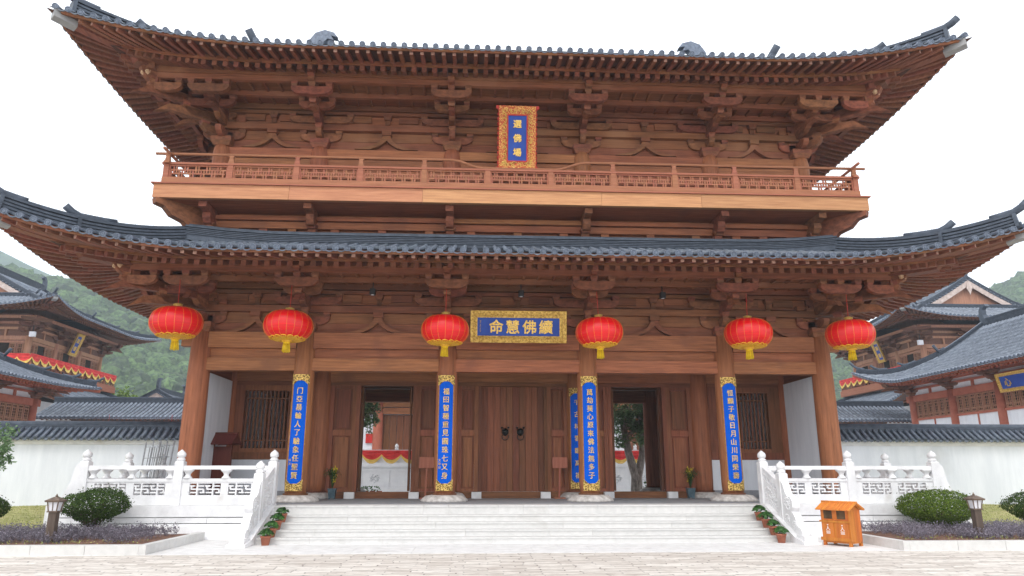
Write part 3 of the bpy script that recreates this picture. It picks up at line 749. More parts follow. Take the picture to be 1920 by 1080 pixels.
# small wooden lugs at the lintel ends hold black spotlights (things of their own)
# ------------------------------------------------------------ ground, terrace, steps
def brickmat():
    m = bpy.data.materials.new('stone_pavers'); m.use_nodes = True; t = m.node_tree; N = t.nodes; L = t.links; bs = N['Principled BSDF']
    tc = N.new('ShaderNodeTexCoord')
    nz = N.new('ShaderNodeTexNoise'); nz.inputs['Scale'].default_value = 2.2; nz.inputs['Detail'].default_value = 3
    L.new(tc.outputs['Object'], nz.inputs['Vector'])
    vm = N.new('ShaderNodeVectorMath'); vm.operation = 'SCALE'; vm.inputs['Scale'].default_value = .22; L.new(nz.outputs['Color'], vm.inputs[0])
    va = N.new('ShaderNodeVectorMath'); va.operation = 'ADD'; L.new(tc.outputs['Object'], va.inputs[0]); L.new(vm.outputs[0], va.inputs[1])
    br = N.new('ShaderNodeTexBrick'); br.inputs['Scale'].default_value = 1.0; br.inputs['Brick Width'].default_value = .62; br.inputs['Row Height'].default_value = .125
    br.inputs['Mortar Size'].default_value = .016; br.inputs['Mortar Smooth'].default_value = .5; br.inputs['Bias'].default_value = 0
    br.inputs['Color1'].default_value = (.38, .30, .235, 1); br.inputs['Color2'].default_value = (.80, .74, .665, 1); br.inputs['Mortar'].default_value = (.20, .16, .13, 1)
    br.offset_frequency = 2; br.squash = 1.6; br.squash_frequency = 3; br.offset = .37
    L.new(va.outputs[0], br.inputs['Vector'])
    n2 = N.new('ShaderNodeTexNoise'); n2.inputs['Scale'].default_value = 1.0; n2.inputs['Detail'].default_value = 8
    mp = N.new('ShaderNodeMapping'); mp.inputs['Scale'].default_value = (3.5, 16, 1); L.new(tc.outputs['Object'], mp.inputs[0]); L.new(mp.outputs[0], n2.inputs['Vector'])
    rp = N.new('ShaderNodeValToRGB'); rp.color_ramp.elements[0].position = .34; rp.color_ramp.elements[1].position = .56
    rp.color_ramp.elements[0].color = (.50, .47, .44, 1); rp.color_ramp.elements[1].color = (.90, .87, .83, 1); L.new(n2.outputs[0], rp.inputs[0])
    mm = N.new('ShaderNodeMix'); mm.data_type = 'RGBA'; mm.blend_type = 'MIX'; mm.inputs['Factor'].default_value = .38
    L.new(br.outputs['Color'], mm.inputs['A']); L.new(rp.outputs[0], mm.inputs['B'])
    m2 = N.new('ShaderNodeMix'); m2.data_type = 'RGBA'; m2.inputs['B'].default_value = (.20, .16, .14, 1)
    n3 = N.new('ShaderNodeTexNoise'); n3.inputs['Scale'].default_value = 5; L.new(tc.outputs['Object'], n3.inputs['Vector'])
    mr = N.new('ShaderNodeMapRange'); mr.inputs[1].default_value = .45; mr.inputs[2].default_value = .62; L.new(n3.outputs[0], mr.inputs[0])
    mu = N.new('ShaderNodeMath'); mu.operation = 'MULTIPLY'; L.new(br.outputs['Fac'], mu.inputs[0]); L.new(mr.outputs[0], mu.inputs[1])
    L.new(mu.outputs[0], m2.inputs['Factor']); L.new(mm.outputs['Result'], m2.inputs['A']); L.new(m2.outputs['Result'], bs.inputs['Base Color'])
    bp = N.new('ShaderNodeBump'); bp.inputs['Strength'].default_value = .5; bp.inputs['Distance'].default_value = .01; L.new(n2.outputs[0], bp.inputs['Height']); L.new(bp.outputs[0], bs.inputs['Normal'])
    bs.inputs['Roughness'].default_value = .8; return m
M['paver'] = brickmat()
M['court'] = nmat('court_paving', (.62, .61, .59), (.74, .73, .71), nscale=2, rough=.8)
M['soil'] = nmat('garden_soil', (.09, .045, .03), (.24, .13, .09), nscale=9, rough=.95, bump=.8)
M['lawn'] = nmat('pale_lawn', (.22, .23, .08), (.46, .44, .19), nscale=7, rough=.95, bump=.6, spots=((.46, .40, .20), 2.2, .48, .7))
M['blade'] = nmat('grass_blades', (.20, .25, .06), (.50, .50, .18), nscale=3, rough=.9, isl=.3)
M['strip'] = nmat('pale_granite_paving', (.66, .65, .64), (.80, .79, .78), nscale=4, rough=.75, spots=((.52, .5, .47), 1.1, .62, .8))
g = MB(); g.box(-900, 900, -120, 1500, -.6, -.04); tag(g.build('ground', M['court']), kind='structure')
g = MB(); g.box(-40, 40, -40, -5.552, -.12, 0); tag(g.build('paved_forecourt', M['paver']), kind='structure')
g = MB()
for i in range(-16, 16): g.box(i * 1.2 + .004, i * 1.2 + 1.196, -5.55, -4.36, -.12, .006); g.box(i * 1.2 + .604, i * 1.2 + 1.796, -4.355, -3.0, -.12, .006)
g.box(-19.3, 19.3, -5.549, -3, -.13, -.002)
for i in range(-16, 16): g.box(i * 1.2 + .004, i * 1.2 + 1.196, -2.996, -2.0, -.12, .005)
tag(g.build('stone_path', M['strip']), kind='structure')

te = MB(); te.box(-10.95, 10.95, -2.08, 10.5, -.05, .745); ter = te.build('terrace', M['step']); ter.name = 'terrace'; tag(ter, kind='structure')
te = MB(); te.box(-8.7, 8.7, -1.6, 9.6, .70, .752); te.build('paved_floor', M['floor'], ter)
te = MB()
n = 20
for i in range(n):
    a = -6.0 + 12.0 * i / n; b = -6.0 + 12.0 * (i + 1) / n
    te.box(a + .003, b - .003, -2.338, -1.602, .72, .757); te.box(a + .001, b - .001, -2.32, -1.602, .42, .72)
te.build('terrace_edge', M['step'], ter)
for sg in (-1, 1):
    a, b = sorted((sg * 6.3, sg * 11.1))
    t_ = MB(); t_.box(a, b, -2.16, -2.07, .50, .758); t_.box(a, b, -2.12, -2.07, .36, .42)
    for i in range(4): q0 = a + (b - a) * i / 4; t_.box(q0 + .005, q0 + (b - a) / 4 - .005, -2.20, -2.07, .36, .475)
    t_.prism([(-2.07, .34), (-2.22, .34), (-2.30, .30), (-2.34, .1), (-2.42, .006), (-2.07, 0)], lambda u, v, k: (a + (b - a) * k, u, v))
    x0, x1 = sorted((sg * 11.101, sg * 11.2)); t_.box(x0 - (.1 if sg < 0 else .05), x1 + (.05 if sg < 0 else .1), -2.1, 10.5, 0, .758)
    t_.build('terrace_moulding', M['marble'], ter)
YS = [(-2.32, -2.65, .555), (-2.65, -2.98, .415), (-2.98, -3.31, .275), (-3.31, -3.64, .14)]
for y1, y0, z in YS:
    s_ = MB()
    xs = [-5.93] + sorted(random.uniform(-5.4, 5.4) for _ in range(4)) + [5.93]
    for a, b in zip(xs[:-1], xs[1:]):
        s_.box(a + .002, b - .002, y0, -2.0, z - .14, z - .035); s_.box(a + .002, b - .002, y0 - .018, y1 + .1, z - .035, z)
    s_.build('stair_step', M['step'], ter)
# stair slopes and balustrades ------------------------------------------------
def finial(mb, x, y, z, k=1.0):
    mb.lathe(x, y, [(.085 * k, z), (.10 * k, z + .02), (.10 * k, z + .05), (.07 * k, z + .07), (.075 * k, z + .085), (.10 * k, z + .10), (.105 * k, z + .16), (.09 * k, z + .20), (.05 * k, z + .235), (.012, z + .27)], 14)
def post(par, x, y, z0, ztop, w_=.21):
    m_ = MB(); m_.box(x - w_ / 2, x + w_ / 2, y - w_ / 2, y + w_ / 2, z0, ztop - .30); m_.frus(x, y, ztop - .30, ztop - .27, w_, w_, w_ * .7, w_ * .7)
    p_ = m_.build('balustrade_post', M['marble'], par); f_ = MB(); finial(f_, x, y, ztop - .272); f_.build('finial', M['marble'], p_)
def stone_bay(par, T, s0, s1, z0=.757):
    """rails, vases and pierced key-pattern panel between two posts; T(s, o, z)"""
    mid = (s0 + s1) / 2
    m_ = MB(T); m_.box(s0, s1, -.07, .07, z0 + .835, z0 + .925); m_.build('top_rail', M['marble'], par)
    m_ = MB(T); m_.box(s0, s1, -.075, .075, z0 + .545, z0 + .62)
    m_.box(s0, s1, -.055, .055, z0, z0 + .235); m_.box(s0, s1, -.052, .052, z0 + .505, z0 + .545)
    for c in (s0 + .09, mid, s1 - .09): m_.box(c - .09, c + .09, -.053, .053, z0 + .235, z0 + .505)
    th = .034
    for a, b in ((s0 + .18, mid - .09), (mid + .09, s1 - .18)):
        n = 2; u = (b - a) / n; zl, zh = z0 + .235, z0 + .505; zm = (zl + zh) / 2; e = .002
        for i in range(n):
            p = a + i * u; c = p + u * .5
            m_.box(c - th / 2, c + th / 2, -.05, .05, zl, zh)
            m_.box(p + u * .12, p + u * .9, -.048, .048, zm - th / 2, zm + th / 2)
            m_.box(c, p + u * .93, -.046, .046, zh - th * 2.2, zh - th * 1.2); m_.box(p + u * .07, c, -.046, .046, zl + th * 1.2, zl + th * 2.2)
            m_.box(p + u * .12 - th / 2, p + u * .12 + th / 2, -.044, .044, zm, zh - th * 1.2); m_.box(p + u * .9 - th / 2, p + u * .9 + th / 2, -.044, .044, zl + th * 1.2, zm)
            m_.box(p, p + u * .32, -.042, .042, zh - th * 2.2, zh - th * 1.2); m_.box(p + u * .68, p + u, -.042, .042, zl + th * 1.2, zl + th * 2.2)
    m_.build('pierced_panel', M['marble'], par)
    for c in (s0 + .10, mid, s1 - .10):
        v_ = MB(T); b0 = z0 + .62
        v_.lathe(c, 0, [(.11, b0), (.10, b0 + .03), (.065, b0 + .06), (.06, b0 + .10), (.09, b0 + .15), (.13, b0 + .185), (.14, b0 + .215)], 14)
        v_.build('rail_vase', M['marble'], par)
for sg, wd in ((-1, 'left'), (1, 'right')):
    b = thing('stone_balustrade', (sg * 8.3, -1.92, .757), 'white carved stone balustrade on the terrace %s of the gate steps' % wd, 'balustrade', 'white balustrades round the terrace')
    z_ = -.757; ox = -sg * 8.3
    loc = lambda f: (lambda s, o, z: (lambda p: (p[0] + ox, p[1] + 1.92, p[2] + z_))(f(s, o, z)))
    def P_(x, y, zt): post(b, x + ox, y + 1.92, 0, zt + z_)
    xs = [sg * 6.12, sg * 8.36, sg * 10.6]
    for x in xs: P_(x, -1.92, 2.065)
    for a, c in zip(xs[:-1], xs[1:]):
        a, c = sorted((a, c)); stone_bay(b, loc(lambda s, o, z: (s, -1.92 - o, z)), a + .105, c - .105)
    ys = [-1.92, .25, 2.4]
    for y in ys[1:]: P_(sg * 10.6, y, 2.065)
    for a, c in zip(ys[:-1], ys[1:]): stone_bay(b, loc(lambda s, o, z: (sg * 10.6 + o, s, z)), a + .105, c - .105)
    # splayed buttress stone at the outer corner
    m_ = MB(); m_.prism([(0, 0), (.42, 0), (.30, .25), (.16, .55), (.10, .9), (0, 1.0)], lambda u, v, k: (sg * (10.705 + u) + ox, -.09 + .18 * k, v)); m_.build('buttress_stone', M['marble'], b)
    # stair balustrade
    x = sg * 6.12; b = thing('stair_balustrade', (x, -2.3, 0), 'white carved stone stair balustrade with scroll end, %s side of the steps' % wd, 'balustrade', 'white balustrades of the steps')
    L_ = lambda u, v, k, w_=.18: (-w_ / 2 + w_ * k, u + 2.3, v)
    m_ = MB(); m_.prism([(-2.1, .0), (-2.1, .78), (-2.33, .76), (-3.9, .13), (-4.35, .06), (-4.35, 0)], lambda u, v, k: L_(u, v, k, .40)); m_.build('stair_string', M['marble'], b)
    post(b, 0, -3.02 + 2.3, .40, 1.786)
    m_ = MB(); m_.prism([(-2.03, 1.50), (-2.03, 1.66), (-2.92, 1.30), (-2.92, 1.15)], lambda u, v, k: L_(u, v, k, .13)); m_.build('top_rail', M['marble'], b)
    m_ = MB(); m_.prism([(-2.03, .74), (-2.03, 1.38), (-2.92, 1.03), (-2.92, .45)], lambda u, v, k: L_(u, v, k, .11))
    for j, (u, v) in enumerate([(-2.18, 1.36), (-2.55, 1.22), (-2.8, 1.1)]): m_.lathe(0, u + 2.3, [(.06, v - .06), (.045, v), (.08, v + .1), (.06, v + .2)], 10)
    for k_ in (-1, 1):
        for j in range(60):
            u = -2.15 - .7 * random.random(); v = .86 + (u + 2.15) * .40 + random.random() * .36; r_ = random.uniform(.02, .045)
            m_.lathe(0, 0, [(r_, 0), (r_ * .8, .012), (.003, .018)], 7); nn = 21
            m_.v[-nn:] = [(k_ * (.054 + q[2]), u + 2.3 + q[0], v + q[1]) for q in m_.v[-nn:]]
    m_.build('carved_panel', M['marble'], b)
    m_ = MB(); sc = [(-3.12, .42), (-3.12, 1.36), (-3.24, 1.24), (-3.33, 1.06), (-3.45, .98), (-3.55, .99), (-3.66, .90), (-3.67, .75), (-3.58, .66), (-3.68, .62), (-3.80, .46), (-3.86, .34), (-3.97, .32), (-4.05, .25), (-4.04, .12), (-3.9, .08)]
    m_.prism(sc, lambda u, v, k: L_(u, v, k, .17))
    for (cu, cv, r0) in ((-3.42, .80, .17), (-3.36, .47, .12), (-3.72, .36, .10)):
        for k_ in (-1, 1):
            for j in range(26):
                a = j * .42; rr = r0 * (1 - j / 30); m_.lathe(0, 0, [(.026, 0), (.016, .015), (.002, .018)], 6); nn = 18
                m_.v[-nn:] = [(k_ * (.084 + q[2]), cu + 2.3 + rr * math.cos(a) + q[0], cv + rr * math.sin(a) + q[1]) for q in m_.v[-nn:]]
    m_.box(-.15, .15, -4.28 + 2.3, -3.9 + 2.3, .05, .18); m_.build('scroll_stone', M['marble'], b)

# ------------------------------------------------------------ boundary walls, lawn, planters
for sg, wd in ((-1, 'left'), (1, 'right')):
    b = thing('boundary_wall', (sg * 20, 3.0, .3), 'long white boundary wall with grey tiled coping on the %s of the gate' % wd, 'wall', 'white boundary walls')
    a, c = sorted((sg * 9.22, sg * 32)); a -= sg * 20; c -= sg * 20
    m_ = MB(); m_.box(a, c, -.2, .2, -.3, 2.05); m_.build('wall_body', M['plaster'], b)
    m_ = MB(); m_.box(a, c, -.24, .24, 2.053, 2.10); m_.box(a, c, -.27, .27, 2.10, 2.16); m_.box(a, c, -.30, .30, 2.163, 2.22); m_.build('wall_cornice', M['marble'], b)
    m_ = MB()
    m_.prism([(-.47, 2.24), (-.1, 2.52), (.1, 2.52), (.47, 2.24)], lambda u, v, k: (a + (c - a) * k, u, v))
    s = a + .1
    while s < c:
        for k_ in (-1, 1):
            m_.tube([(s, k_ * .52, 2.235), (s, k_ * .10, 2.55)], .056, 8)
            m_.tube([(s, k_ * .53, 2.23), (s, k_ * .50, 2.25)], .068, 8)
            m_.prism([(-.08, 0), (.08, 0), (.05, -.06), (0, -.08), (-.05, -.06)], lambda u, v, k: (s + .105 + u, k_ * (.50 + .02 * k), 2.235 + v))
        s += .21
    m_.build('tile_coping', M['tile'], b)
    m_ = MB()
    m_.box(a, c, -.14, .14, 2.50, 2.56); 
    s = a
    while s < c: m_.box(s + .003, min(s + .42, c) - .003, -.11, .11, 2.56, 2.60); m_.box(s + .2, min(s + .62, c) - .006, -.12, .12, 2.605, 2.64); s += .42
    m_.tube([(a, 0, 2.67), (c, 0, 2.67)], .10, 12); m_.build('coping_ridge', M['ridge'], b)
    # lawn, planter soil and kerb
    def slope(x, y): return .14 + max(0, y + 2.6) * .075 + .025 * math.sin(x * 1.3 + y)
    g = MB(); nx, ny = 40, 14; xa, xb = 11.0, 32.0; v = []; f = []
    for i in range(nx + 1):
        for j in range(ny + 1): x = xa + (xb - xa) * i / nx; y = -2.7 + 5.6 * j / ny; v.append((sg * x, y, slope(x, y)))
    for i in range(nx):
        for j in range(ny): q = i * (ny + 1) + j; f.append((q, q + 1, q + ny + 2, q + ny + 1))
    g.add(v, f, True); tag(g.build('lawn', M['lawn']), kind='structure')
    g = MB()
    for _ in range(9000):
        x = random.uniform(11.05, 17.5); y = random.uniform(-2.6, 2.7); z = slope(x, y); h = random.uniform(.015, .045); a_ = random.uniform(0, 3.14); dx, dy = .008 * math.cos(a_), .008 * math.sin(a_)
        g.add([(sg * x - dx, y - dy, z), (sg * x + dx, y + dy, z), (sg * x + random.uniform(-.02, .02), y + random.uniform(-.02, .02), z + h)], [(0, 1, 2)])
    tag(g.build('grass', M['blade']), kind='stuff')
    g = MB(); nx, ny = 50, 14; v = []; f = []
    for i in range(nx + 1):
        for j in range(ny + 1):
            x = 7.58 + 24 * i / nx; y = -5.4 + 3.1 * j / ny; v.append((sg * x, y, .13 + .05 * math.sin(math.pi * j / ny) + .012 * math.sin(x * 9) * math.cos(y * 7)))
    for i in range(nx):
        for j in range(ny): q = i * (ny + 1) + j; f.append((q, q + 1, q + ny + 2, q + ny + 1))
    g.add(v, f, True); tag(g.build('flower_bed_soil', M['soil']), kind='structure')
    k_ = MB(); x = 7.55
    while x < 31: k_.box(*sorted((sg * (x + .004), sg * (x + .996))), -5.54, -5.38, -.05, .185); x += 1.0
    y = -5.36
    k_.prism([(7.55, -5.54), (7.55, -5.38), (7.55, -5.2), (7.39, -5.3)], lambda u, v, k: (sg * u, v, -.05 + .235 * k)) if False else None
    while y < -2.5: k_.box(*sorted((sg * 7.42, sg * 7.57)), y - .02, min(y + .95, -2.44), -.05, .185); y += .97
    k_.box(*sorted((sg * 7.42, sg * 7.55)), -5.54, -5.385, -.05, .185)
    tag(k_.build('planter_kerb', M['step']), 'pale stone kerb edging the flower bed on the %s' % wd, 'kerb', 'kerbs of the flower beds')
# ------------------------------------------------------------ plants
M['box'] = nmat('box_leaf', (.025, .06, .012), (.10, .165, .03), nscale=3.0, rough=.75, isl=.55, spec=.15, trans=.35)
M['box2'] = nmat('bright_box_leaf', (.045, .10, .012), (.20, .28, .04), nscale=3.0, rough=.75, isl=.55, spec=.15, trans=.35)
M['twig'] = nmat('twig_bark', (.06, .04, .025), (.14, .10, .07), nscale=8, rough=.9)
M['bark'] = nmat('tree_bark', (.16, .14, .125), (.44, .39, .35), scale=(1, 1, .3), nscale=12, rough=.95, bump=.8)
M['lorop'] = nmat('purple_grey_leaf', (.13, .115, .145), (.36, .325, .38), nscale=5, rough=.6, isl=.5, trans=.35)
M['pot'] = nmat('terracotta_pot', (.36, .12, .07), (.48, .18, .11), nscale=5, rough=.8)
M['green'] = nmat('potted_leaf', (.02, .08, .02), (.09, .22, .05), nscale=6, rough=.45, isl=.4, trans=.35)
M['camph'] = nmat('camphor_leaf', (.07, .14, .06), (.26, .40, .19), nscale=1.3, rough=.5, isl=.45, trans=.35)
def leaf(mb, p, n, s, asp=.45):
    n = n.normalized(); a = n.orthogonal().normalized(); b = n.cross(a); t = random.uniform(0, 6.28)
    u = a * math.cos(t) + b * math.sin(t); w_ = n.cross(u)
    mb.add([p - u * s * .5, p + w_ * s * asp * .5, p + u * s * .5, p - w_ * s * asp * .5], [(0, 1, 2, 3)])
def rvec():
    while True:
        v = Vector((random.uniform(-1, 1), random.uniform(-1, 1), random.uniform(-1, 1)))
        if .01 < v.length < 1: return v.normalized()
def shrub(x, y, z, rx, rz, zc, label, mat, n=11000, seed=1):
    random.seed(seed); t = thing('round_shrub', (x, y, z), label, 'shrub', 'clipped round shrubs')
    tw = MB()
    for i in range(26):
        d = rvec(); d.z = abs(d.z) * .8 + .2
        e = Vector((d.x * rx * .8, d.y * rx * .8, zc + (d.z - .4) * rz * .9)); tw.tube([(random.uniform(-.05, .05), random.uniform(-.05, .05), -.05), Vector((e.x * .35, e.y * .35, e.z * .5)), e], .022, 5, r1=.006)
    tw.build('stems', M['twig'], t)
    lf = MB(); lob = [(rvec(), random.uniform(.82, 1.10)) for _ in range(90)]
    for i in range(n):
        d = rvec(); k = 1.0
        for l, a in lob:
            c = d.dot(l)
            if c > .95: k = max(k if k != 1.0 else 0, a)
        rr = k * (1 - abs(random.gauss(0, .10)))
        if random.random() < .12: rr *= random.uniform(.6, 1)
        p = Vector((d.x * rx * rr, d.y * rx * rr, d.z * rz * rr + zc))
        if random.random() < .03: p *= random.uniform(1.03, 1.13)
        if d.z < 0: q_n = 1 + d.z * .45; p.x *= q_n; p.y *= q_n
        if d.z < -.7 and random.random() < .7: continue
        leaf(lf, p, (d + rvec() * .8), random.uniform(.035, .065))
    lf.build('foliage', M[mat], t)
shrub(-9.72, -3.0,   .17, .74, .42, .60, 'dark green round shrub behind the lamp on the left flower bed', 'box', seed=3)
shrub(9.85, -3.0, .17, .88, .44, .50, 'wide bright green shrub beside the right garden lamp', 'box2', 15000, seed=4)
shrub(12.75, -2.6, .17, .80, .42, .50, 'shrub cut off by the right edge of the photo', 'box', seed=5)
shrub(-12.62, -2.6, .17, .72, .42, .50, 'shrub cut off by the left edge of the photo', 'box', seed=6)
def tree(x, y, z, h, crowns, label, trunks, mat='camph', n=9000, ls=.16, seed=1, name='broadleaf_tree', tr=.22, group=None):
    random.seed(seed); t = thing(name, (x, y, z), label, 'tree', group)
    tk = MB()
    for pts, r0, r1 in trunks:
        pts = [Vector(p) for p in pts]; tk.tube(pts, r0, 12, r1=r1)
    for c, r in crowns:
        for i in range(5):
            d = rvec(); e = Vector(c) + d * r * .7; b_ = Vector(trunks[-1][0][-1]); tk.tube([b_, (b_ + e) / 2 + Vector((0, 0, -.1)), e], .05, 5, r1=.012)
    tk.build('trunk', M['bark'], t)
    lf = MB(); tot = sum(r ** 2 for _, r in crowns)
    for c, r in crowns:
        k = int(n * r * r / tot); cl = [rvec() * random.uniform(.5, .98) for _ in range(38)]
        for i in range(k):
            q = random.choice(cl); p = Vector(c) + q * r + rvec() * r * random.uniform(.02, .30)
            leaf(lf, p, rvec() + Vector((0, 0, .7)) + q * .5, ls * random.uniform(.6, 1.2), .5)
    lf.build('crown', M[mat], t)
tree(-13.6, -1.0, .2, 3, [((0, 0, 2.15), .62), ((.1, .1, 1.7), .45)], 'slim young tree whose leaves enter at the left edge before the white wall', [([(0, 0, 0), (.03, 0, .8), (0, 0, 1.6)], .05, .03)], n=2600, ls=.09, seed=8)
# purple ground cover with twigs
for sg, seed in ((-1, 21), (1, 22)):
    random.seed(seed); g = MB(); xe = 13.6
    for _ in range(1500):
        x = 7.9 + (xe - 7.9) * random.random(); y = random.uniform(-5.0, -2.7)
        if y < -4.85 + .25 * math.sin(x * 2.3) + .25 * math.sin(x * 5.1): continue
        if x < 8.2 and random.random() < .5: continue
        h = random.uniform(.11, .27) * (1 if y > -4.4 else .8)
        for k in range(3):
            a = random.uniform(0, 6.28); e = Vector((sg * x + math.cos(a) * h * .5, y + math.sin(a) * h * .5, .16 + h)); b_ = Vector((sg * x, y, .15))
            for i in range(7):
                q = b_.lerp(e, random.uniform(.35, 1.05)) + rvec() * .03; leaf(g, q, rvec() + Vector((0, 0, .6)), random.uniform(.028, .05), .5)
            g.add([b_, b_ + Vector((.004, 0, 0)), e], [(0, 1, 2)])
    tag(g.build('purple_ground_cover', M['lorop']), kind='stuff')
    g = MB()
    for _ in range(500):
        x = random.uniform(7.7, xe); y = random.uniform(-5.33, -4.5); leaf(g, Vector((sg * x, y, .17 + random.uniform(0, .05))), rvec() + Vector((0, 0, 1)), random.uniform(.02, .05))
    tag(g.build('weeds_and_litter', M['blade']), kind='stuff')

# ------------------------------------------------------------ lamps, pots, bin
M['lampm'] = nmat('bronze_lamp_metal', (.09, .06, .045), (.22, .16, .12), nscale=14, rough=.5, metal=.3)
M['lpost'] = wood('lamp_post_wood', 2, 1, isl=.05, a=(.05, .035, .028), b=(.15, .11, .085))
for x, lb in ((-9.72, 'wooden garden lamp before the dark round shrub on the left'), (9.69, 'wooden garden lamp beside the bright green shrub on the right')):
    t = thing('garden_lamp', (x, -4.6, .14), lb, 'garden lamp', 'wooden garden lamps')
    m_ = MB(); m_.box(-.075, .075, -.07, .07, -.05, .60); m_.build('lamp_post', M['lpost'], t)
    m_ = MB(); m_.box(-.10, .10, -.10, .10, .60, .625); m_.frus(0, 0, .80, .83, .28, .28, .30, .30); m_.frus(0, 0, .83, .90, .30, .30, .07, .07); m_.lathe(0, 0, [(.02, .9), (.03, .915), (.015, .93), (.008, .96)], 8)
    for a in (-1, 1):
        for b in (-1, 1): m_.bar((a * .08, b * .08, .625), (a * .105, b * .105, .80), .02, .02)
    for a in (-1, 1):
        m_.bar((0, a * .082, .63), (0, a * .104, .8), .012, .012)
    m_.build('lamp_head', M['lampm'], t)
    m_ = MB(); m_.frus(0, 0, .627, .80, .14, .14, .185, .185); m_.build('lamp_glass', M['lamp'], t)
pn = ['first', 'second', 'third', 'topmost']
for sg, wd in ((-1, 'left'), (1, 'right')):
    for i, (y, z) in enumerate(((-3.80, .006), (-3.47, .14), (-3.13, .275), (-2.80, .415))):
        random.seed(40 + i + (10 if sg > 0 else 0)); x = sg * (5.66 - .02 * i)
        t = thing('potted_plant', (x, y, z), '%s potted plant from the bottom on the %s of the steps' % (['lowest', 'second', 'third', 'fourth'][i], wd) if i else 'leafy plant in a terracotta pot on the pavement at the %s foot of the steps' % wd, 'potted plant', 'potted plants up the %s side of the steps' % wd)
        m_ = MB(); m_.lathe(0, 0, [(.075, 0), (.105, .16), (.118, .16), (.118, .195), (.10, .195), (.095, .17)], 16); m_.build('pot', M['pot'], t)
        m_ = MB(); sz = random.uniform(.75, 1.0)
        for j in range(130):
            a = random.uniform(0, 6.28); e = random.uniform(.1, 1.0); r_ = .19 * sz * e; p = Vector((math.cos(a) * r_, math.sin(a) * r_, .20 + .15 * sz * (1 - e * e * .7) + random.uniform(-.03, .02)))
            leaf(m_, p, Vector((math.cos(a) * e, math.sin(a) * e, .9)) + rvec() * .35, random.uniform(.07, .12), .6)
        for j in range(10): a = j * .63; m_.tube([(0, 0, .16), (math.cos(a) * .07, math.sin(a) * .07, .27)], .005, 4)
        m_.build('leaves', M['green'], t)
M['orch'] = nmat('orchid_flower', (.55, .42, .02), (.80, .62, .05), nscale=9, rough=.6, isl=.3)
M['cera'] = nmat('glazed_blue_grey_pot', (.05, .085, .11), (.11, .17, .20), nscale=8, rough=.3)
M['orchl'] = nmat('orchid_leaf', (.02, .06, .015), (.07, .15, .03), nscale=5, rough=.5, isl=.3, trans=.35)
for sg, wd in ((-1, 'left'), (1, 'right')):
    random.seed(60 + sg); t = thing('potted_orchid', (sg * 5.40, 2.0, .75), 'yellow orchid in a square blue-grey pot by the %s doorway' % wd, 'potted orchid', 'potted orchids by the doors')
    m_ = MB(); m_.frus(0, 0, .03, .28, .17, .17, .23, .23); m_.cbox(0, 0, .295, .25, .25, .03)
    for a in (-.07, .07):
        for b in (-.07, .07): m_.cbox(a, b, .015, .03, .03, .03)
    m_.build('pot', M['cera'], t)
    m_ = MB()
    for j in range(46):
        a = random.uniform(0, 6.28); r_ = random.uniform(.08, .42); h = random.uniform(.35, .62); d = Vector((math.cos(a), math.sin(a), 0)); w_ = Vector((-d.y, d.x, 0)) * .010
        pts = [Vector((0, 0, .3)), d * r_ * .3 + Vector((0, 0, .3 + h * .7)), d * r_ * .7 + Vector((0, 0, .3 + h)), d * r_ * 1.1 + Vector((0, 0, .3 + h * .8))]
        m_.add([q + w_ * s for q in pts for s in (-1, 1)], [(2 * i, 2 * i + 1, 2 * i + 3, 2 * i + 2) for i in range(3)])
    m_.build('leaves', M['orchl'], t)
    m_ = MB()
    for j in range(5 if sg < 0 else 3):
        a = random.uniform(0, 6.28); b_ = Vector((math.cos(a) * .08, math.sin(a) * .06, 0)); m_.tube([(0, 0, .3), b_ + Vector((0, 0, .9))], .006, 5)
        for k in range(16):
            q = b_ * (.6 + k * .03) + Vector((0, 0, .52 + k * .026)) + rvec() * .05
            for _ in range(4): leaf(m_, q + rvec() * .015, rvec(), .045, .6)
    m_.build('flowers', M['orch'], t)
# wooden litter bin with a tiled-look roof
M['binw'] = wood('orange_bin_wood', 2, 1.0, isl=.12, a=(.36, .10, .015), b=(.66, .22, .035)); M['binr'] = wood('bin_roof_wood', 1, 1.0, isl=.15, a=(.55, .17, .03), b=(.82, .30, .06))
M['dark'] = nmat('dark_recess', (.012, .01, .008), (.03, .02, .015), rough=.9); M['binin'] = nmat('bin_inside', (.05, .03, .015), (.12, .07, .035), nscale=6, rough=.9); M['white'] = nmat('white_paint', (.78, .78, .78), (.84, .84, .84), rough=.6)
t = thing('litter_bin', (6.73, -4.45, .006), 'orange wooden double litter bin with a little pitched roof beside the right steps', 'litter bin', rz=R(-58))
m_ = MB()
for a in (-.29, .29):
    for b in (-.19, .19): m_.box(a - .03, a + .03, b - .03, b + .03, 0, .1)
m_.box(-.32, .32, -.21, .22, .06, .10)
for sx in (-1, 1):
    n = 4
    for i in range(n): y0 = -.21 + .43 * i / n; m_.box(*sorted((sx * .30, sx * .325)), y0 + .001, y0 + .1075 - .001, .1, .74)
    m_.prism([(-.21, .742), (.22, .742), (.005, .85)], lambda u, v, k: (sx * .31 - .012 + .024 * k, u, v))
for i in range(6): x0 = -.3 + .1 * i; m_.box(x0 + .001, x0 + .099, -.222, -.20, .1, .50)
for i in range(6): x0 = -.3 + .1 * i; m_.box(x0 + .001, x0 + .099, .20, .22, .1, .74)
for a in (-.30, -.05, .05, .25): m_.box(a, a + (.05 if a != .05 else .001), -.224, -.19, .501, .74)
m_.box(-.30, .30, -.226, -.19, .52, .545); m_.box(-.05, .05, -.225, -.2, .52, .74)
m_.box(-.30, .30, .0, .012, .5, .74)
m_.build('bin_body', M['binw'], t)
